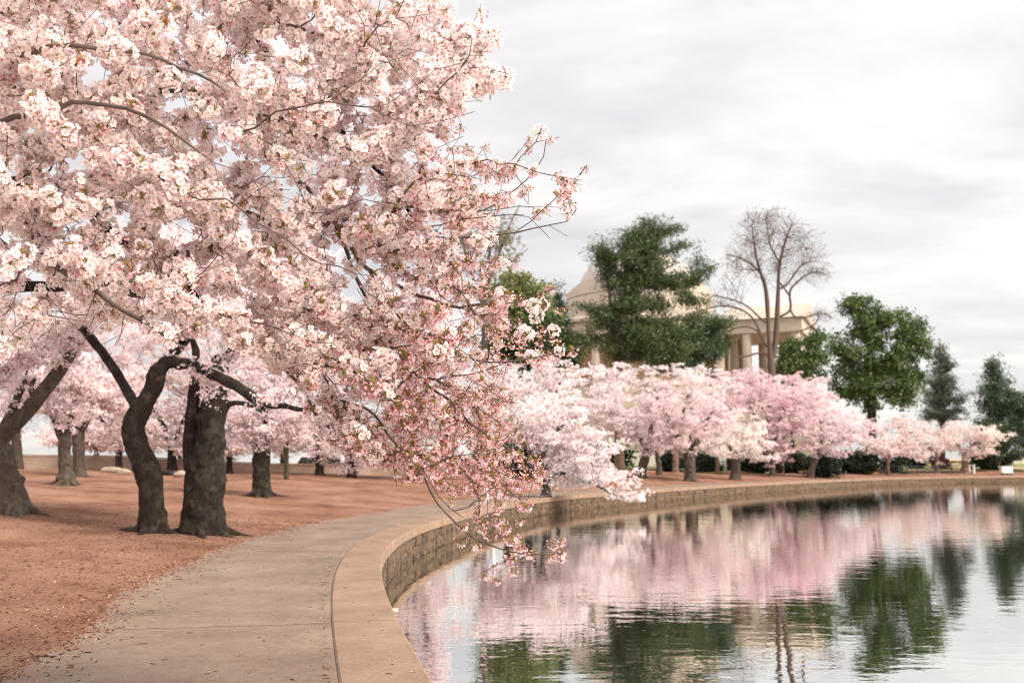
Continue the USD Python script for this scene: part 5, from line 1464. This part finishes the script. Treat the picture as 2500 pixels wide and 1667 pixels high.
def person(label, loc, heading, top, legs, hairc, shoes, h=1.7, cap=None, stride=0.12, coat=False):
    t = thing('person', label, 'person', tuple(loc), 'people on the basin path' if False else None)
    k = h / 1.7
    J = {}

    def put(n, x, y, z, r):
        J[n] = ([x * k, y * k, z * k], r * k)
    for s, sg in (('l', -1), ('r', 1)):
        st_ = stride * sg
        put('hip' + s, 0.085 * sg, 0, 0.90, 0.085); put('kne' + s, 0.095 * sg, 0.03 + st_ * 0.6, 0.49, 0.055); put('ank' + s, 0.10 * sg, -0.03 + st_, 0.09, 0.038); put('toe' + s, 0.105 * sg, 0.13 + st_, 0.035, 0.03); put('hee' + s, 0.10 * sg, -0.07 + st_, 0.04, 0.035)
        put('sho' + s, 0.165 * sg, -0.01, 1.38, 0.058); put('elb' + s, 0.215 * sg, -0.03 - st_ * 0.5, 1.12, 0.042); put('wri' + s, 0.225 * sg, 0.05 - st_ * 0.9, 0.90, 0.028)
        wx, wy, wz = 0.225 * sg, 0.05 - st_ * 0.9, 0.90
        put('pal' + s, wx, wy + 0.015, wz - 0.07, 0.026)
        for q, (dy, ln) in enumerate(((0.03, 0.070), (0.012, 0.080), (-0.006, 0.075), (-0.024, 0.060))):
            put(f'f{q}{s}', wx, wy + 0.015 + dy, wz - 0.095, 0.009); put(f'g{q}{s}', wx - 0.012 * sg, wy + 0.02 + dy, wz - 0.095 - ln, 0.008)
        put('tha' + s, wx - 0.01 * sg, wy + 0.04, wz - 0.05, 0.010); put('thb' + s, wx - 0.02 * sg, wy + 0.062, wz - 0.10, 0.009)
    put('pel', 0, 0, 0.96, 0.10); put('bel', 0, 0.01, 1.10, 0.105); put('che', 0, 0.0, 1.29, 0.118); put('nek', 0, 0, 1.45, 0.052); put('hea', 0, 0.015, 1.585, 0.085); put('jaw', 0, 0.04, 1.535, 0.060); put('top', 0, 0.0, 1.62, 0.082)
    put('nos', 0, 0.108, 1.575, 0.013); put('nob', 0, 0.095, 1.60, 0.009); put('earl', -0.086, 0.0, 1.575, 0.017); put('earr', 0.086, 0.0, 1.575, 0.017)
    leg_b = [(a + s, b + s) for s in 'lr' for a, b in (('hip', 'kne'), ('kne', 'ank'))] + [('hipl', 'hipr'), ('hipl', 'pel'), ('hipr', 'pel')]
    torso = [('pel', 'bel'), ('bel', 'che'), ('che', 'shol'), ('che', 'shor'), ('shol', 'shor'), ('che', 'nek')]
    arms = [(a + s, b + s) for s in 'lr' for a, b in (('sho', 'elb'), ('elb', 'wri'))]
    foot = [(a + s, b + s) for s in 'lr' for a, b in (('ank', 'hee'), ('hee', 'toe'), ('ank', 'toe'))]
    hands = [(a + s, b + s) for s in 'lr' for a, b in [('wri', 'pal')] + [x for q in range(4) for x in (('pal', f'f{q}'), (f'f{q}', f'g{q}'))] + [('pal', 'tha'), ('tha', 'thb')]]
    head = [('nek', 'hea'), ('hea', 'jaw'), ('hea', 'top'), ('nob', 'nos'), ('hea', 'nob'), ('hea', 'earl'), ('hea', 'earr')]
    ca, sa = math.cos(heading), math.sin(heading)

    def place(tm):
        v = np.array(tm.vertices)
        tm.vertices = np.c_[v[:, 0] * ca - v[:, 1] * sa, v[:, 0] * sa + v[:, 1] * ca, v[:, 2]]
        return tm

    def grown(g):
        return {n: (p_, r + g) for n, (p_, r) in J.items()}
    obj('body', place(hull_chain(J, leg_b + torso + arms + foot + hands + head, 12, 0.02, 3)), skin, t, smooth=True)
    nm = numbered('mat', 'cloth').replace('cloth', 'c')
    obj('trousers', place(hull_chain(grown(0.016), leg_b, 14, 0.04)), cloth('trousers_' + nm, legs), t, smooth=True)
    obj('jacket', place(hull_chain(grown(0.022), torso[:5] + arms + ([('pel', 'hipl'), ('pel', 'hipr'), ('hipl', 'hipr')] if coat else []), 14, 0.04)), cloth('jacket_' + nm, top), t, smooth=True)
    obj('shoes', place(hull_chain(grown(0.010), foot, 12, 0.03, 3)), cloth('shoes_' + nm, shoes), t, smooth=True)
    Jh = {'a': ([0, -0.012 * k, 1.625 * k], 0.092 * k), 'b': ([0, -0.035 * k, 1.56 * k], 0.075 * k)}
    obj('hair', place(hull_chain(Jh, [('a', 'b')], 16, 0.03, 2)), cloth('hair_' + nm, hairc), t, smooth=True)
    if cap:
        Jc = {'a': ([0, 0.0, 1.66 * k], 0.088 * k), 'b': ([0, 0.0, 1.645 * k], 0.098 * k), 'c': ([0, 0.15 * k, 1.63 * k], 0.02 * k)}
        obj('cap', place(hull_chain(Jc, [('a', 'b'), ('b', 'c')], 16, 0.03, 1)), cloth('cap_' + nm, cap), t, smooth=True)


def on_path(px, py):
    q = onz(float(px), float(py), WALK)
    s, tt_ = st(q[None, :2])
    return q, float(s[0]), float(tt_[0])


for lab, px_, py_, hd, top_, leg_, hr, sh, h_, cp, ct in [
        ('person in white trousers and pale lavender jacket walking on the path', 1198, 1222, 2.6, (0.62, 0.60, 0.70), (0.74, 0.70, 0.70), (0.05, 0.03, 0.02), (0.5, 0.5, 0.5), 1.66, None, False),
        ('person in dark coat and white cap on the path', 1243, 1213, 2.9, (0.025, 0.022, 0.024), (0.03, 0.03, 0.035), (0.03, 0.02, 0.015), (0.02, 0.02, 0.02), 1.78, (0.75, 0.75, 0.75), True),
        ('person in a brown coat behind the drooping buds', 1162, 1212, -0.4, (0.10, 0.055, 0.035), (0.035, 0.035, 0.05), (0.04, 0.025, 0.015), (0.03, 0.03, 0.03), 1.72, None, True)]:
    q, s_, t_ = on_path(px_, py_)
    person(lab, q, hd, top_, leg_, hr, sh, h_, cp, coat=ct)
_pd = at(-6, 1040, 27.0)
_pz = float(land_z(_pd[0], _pd[1]))
person('person in orange top and white cap cut by the left edge', (_pd[0], _pd[1], _pz), -1.2, (0.62, 0.22, 0.06), (0.05, 0.06, 0.10), (0.05, 0.03, 0.02), (0.1, 0.1, 0.1), (at(0, 1022, 27.0)[2] - _pz), (0.78, 0.79, 0.82), stride=0.04)

# ---- a parked van beyond the retaining wall
vx = at(775, 1130, 80)
vz = float(land_z(vx[0], vx[1]))
van = thing('parked_van', 'white van with dark windows parked beyond the retaining wall', 'van', (vx[0], vx[1], vz))
prof = np.array([(-2.3, 0.35), (-2.35, 0.8), (-2.25, 1.0), (-1.75, 1.15), (-1.2, 1.85), (-0.9, 2.0), (2.1, 2.0), (2.3, 1.85), (2.35, 0.9), (2.3, 0.35)])
from shapely.geometry import Polygon
sh_ = trimesh.creation.extrude_polygon(Polygon(prof).buffer(0.06).buffer(-0.02), 1.8, engine='earcut')
v = np.array(sh_.vertices)
sh_.vertices = np.c_[v[:, 0], v[:, 2] - 0.9, v[:, 1]]
sh_.fix_normals()
obj('body', sh_, white, van, smooth=30)
glassy = M('dark_glass', {'p': ('principled_bsdf', {'base_color': (0.02, 0.022, 0.025), 'roughness': 0.08})})
for a, b in ((-1.45, -0.65), (-0.5, 0.65), (0.8, 1.95)):
    w_ = trimesh.creation.extrude_polygon(Polygon([(a, 1.15), (b, 1.15), (b, 1.75), (a + (0.38 if a < -1 else 0), 1.75)]).buffer(0.05), 0.02, engine='earcut')
    v = np.array(w_.vertices)
    w_.vertices = np.c_[v[:, 0], -0.955 + v[:, 2] * 1.0, v[:, 1]]
    w_.fix_normals()
    obj('window', w_, glassy, van)
for a in (-1.45, 1.45):
    for b in (-0.82, 0.82):
        c = trimesh.creation.cylinder(0.34, 0.2, sections=20); c.apply_transform(trimesh.transformations.rotation_matrix(math.pi / 2, [1, 0, 0])); c.apply_translation((a, b * 1.02, 0.34))
        wh = obj('wheel', c, black, van, smooth=40)

# ---- loose chips, twigs and petals on the ground
rng = np.random.default_rng(77)


def chip(seed, L, w, h, col):
    r = np.random.default_rng(seed)
    b = trimesh.creation.box((L, w, h))
    v = np.array(b.vertices) * (1 + r.normal(0, 0.18, (8, 3)))
    return v, np.array(b.faces), np.tile(np.array(col) * r.uniform(0.85, 1.15), (8, 1))


CH = [chip(1, 0.045, 0.014, 0.006, (0.27, 0.135, 0.085)), chip(2, 0.065, 0.011, 0.008, (0.19, 0.090, 0.058)), chip(3, 0.032, 0.018, 0.006, (0.36, 0.205, 0.14)), chip(4, 0.09, 0.008, 0.008, (0.10, 0.052, 0.036)), chip(5, 0.028, 0.016, 0.004, (0.55, 0.40, 0.31))]
N = 15000
cs = _sj + rng.uniform(-5.5, 16, N)
ct_ = edge_t(cs) + np.where(rng.random(N) < 0.09, -rng.exponential(0.20, N), rng.uniform(0, 1, N) ** 1.6 * 9.5)
ok = (ct_ > 0.8)
cs, ct_ = cs[ok], ct_[ok]
p, n = shore(cs)
xy = p + n * ct_[:, None]
z = np.where(ct_ > edge_t(cs), land_z(xy[:, 0], xy[:, 1], 0, ct_), WALK) + 0.004
scatter('mulch_chips', CH, np.c_[xy, z], rand_quat(len(xy), rng, 0.35), rng.uniform(0.38, 0.9, len(xy)), rng.choice(5, len(xy), p=[.34, .28, .2, .14, .04]), CHIP, None, label='loose wood chips strewn over the reddish mulch and path edge', category='wood chips')
N = 230
cs = _sj + rng.uniform(-4.5, 9, N)
ct_ = np.where(rng.random(N) < 0.45, 0.66 + rng.exponential(0.05, N), rng.uniform(0.05, 2.9, N))
p, n = shore(cs)
xy = p + n * ct_[:, None]
z = np.where(ct_ < 0.6, COPE + 0.003, WALK + 0.004)
near_gap = (ct_ > 0.575) & (ct_ < 0.63)
xy, z = xy[~near_gap], z[~near_gap]
scatter('path_litter', [chip(11, 0.05, 0.008, 0.006, (0.20, 0.12, 0.08)), chip(12, 0.028, 0.014, 0.006, (0.30, 0.17, 0.11)), chip(13, 0.022, 0.016, 0.003, (0.75, 0.62, 0.55))], np.c_[xy, z], rand_quat(len(xy), rng, 0.1), rng.uniform(0.4, 1.1, len(xy)), rng.choice(3, len(xy), p=[.5, .45, .05]), CHIP, None,
        label='bits of bark and petals lying on the path and coping', category='litter')
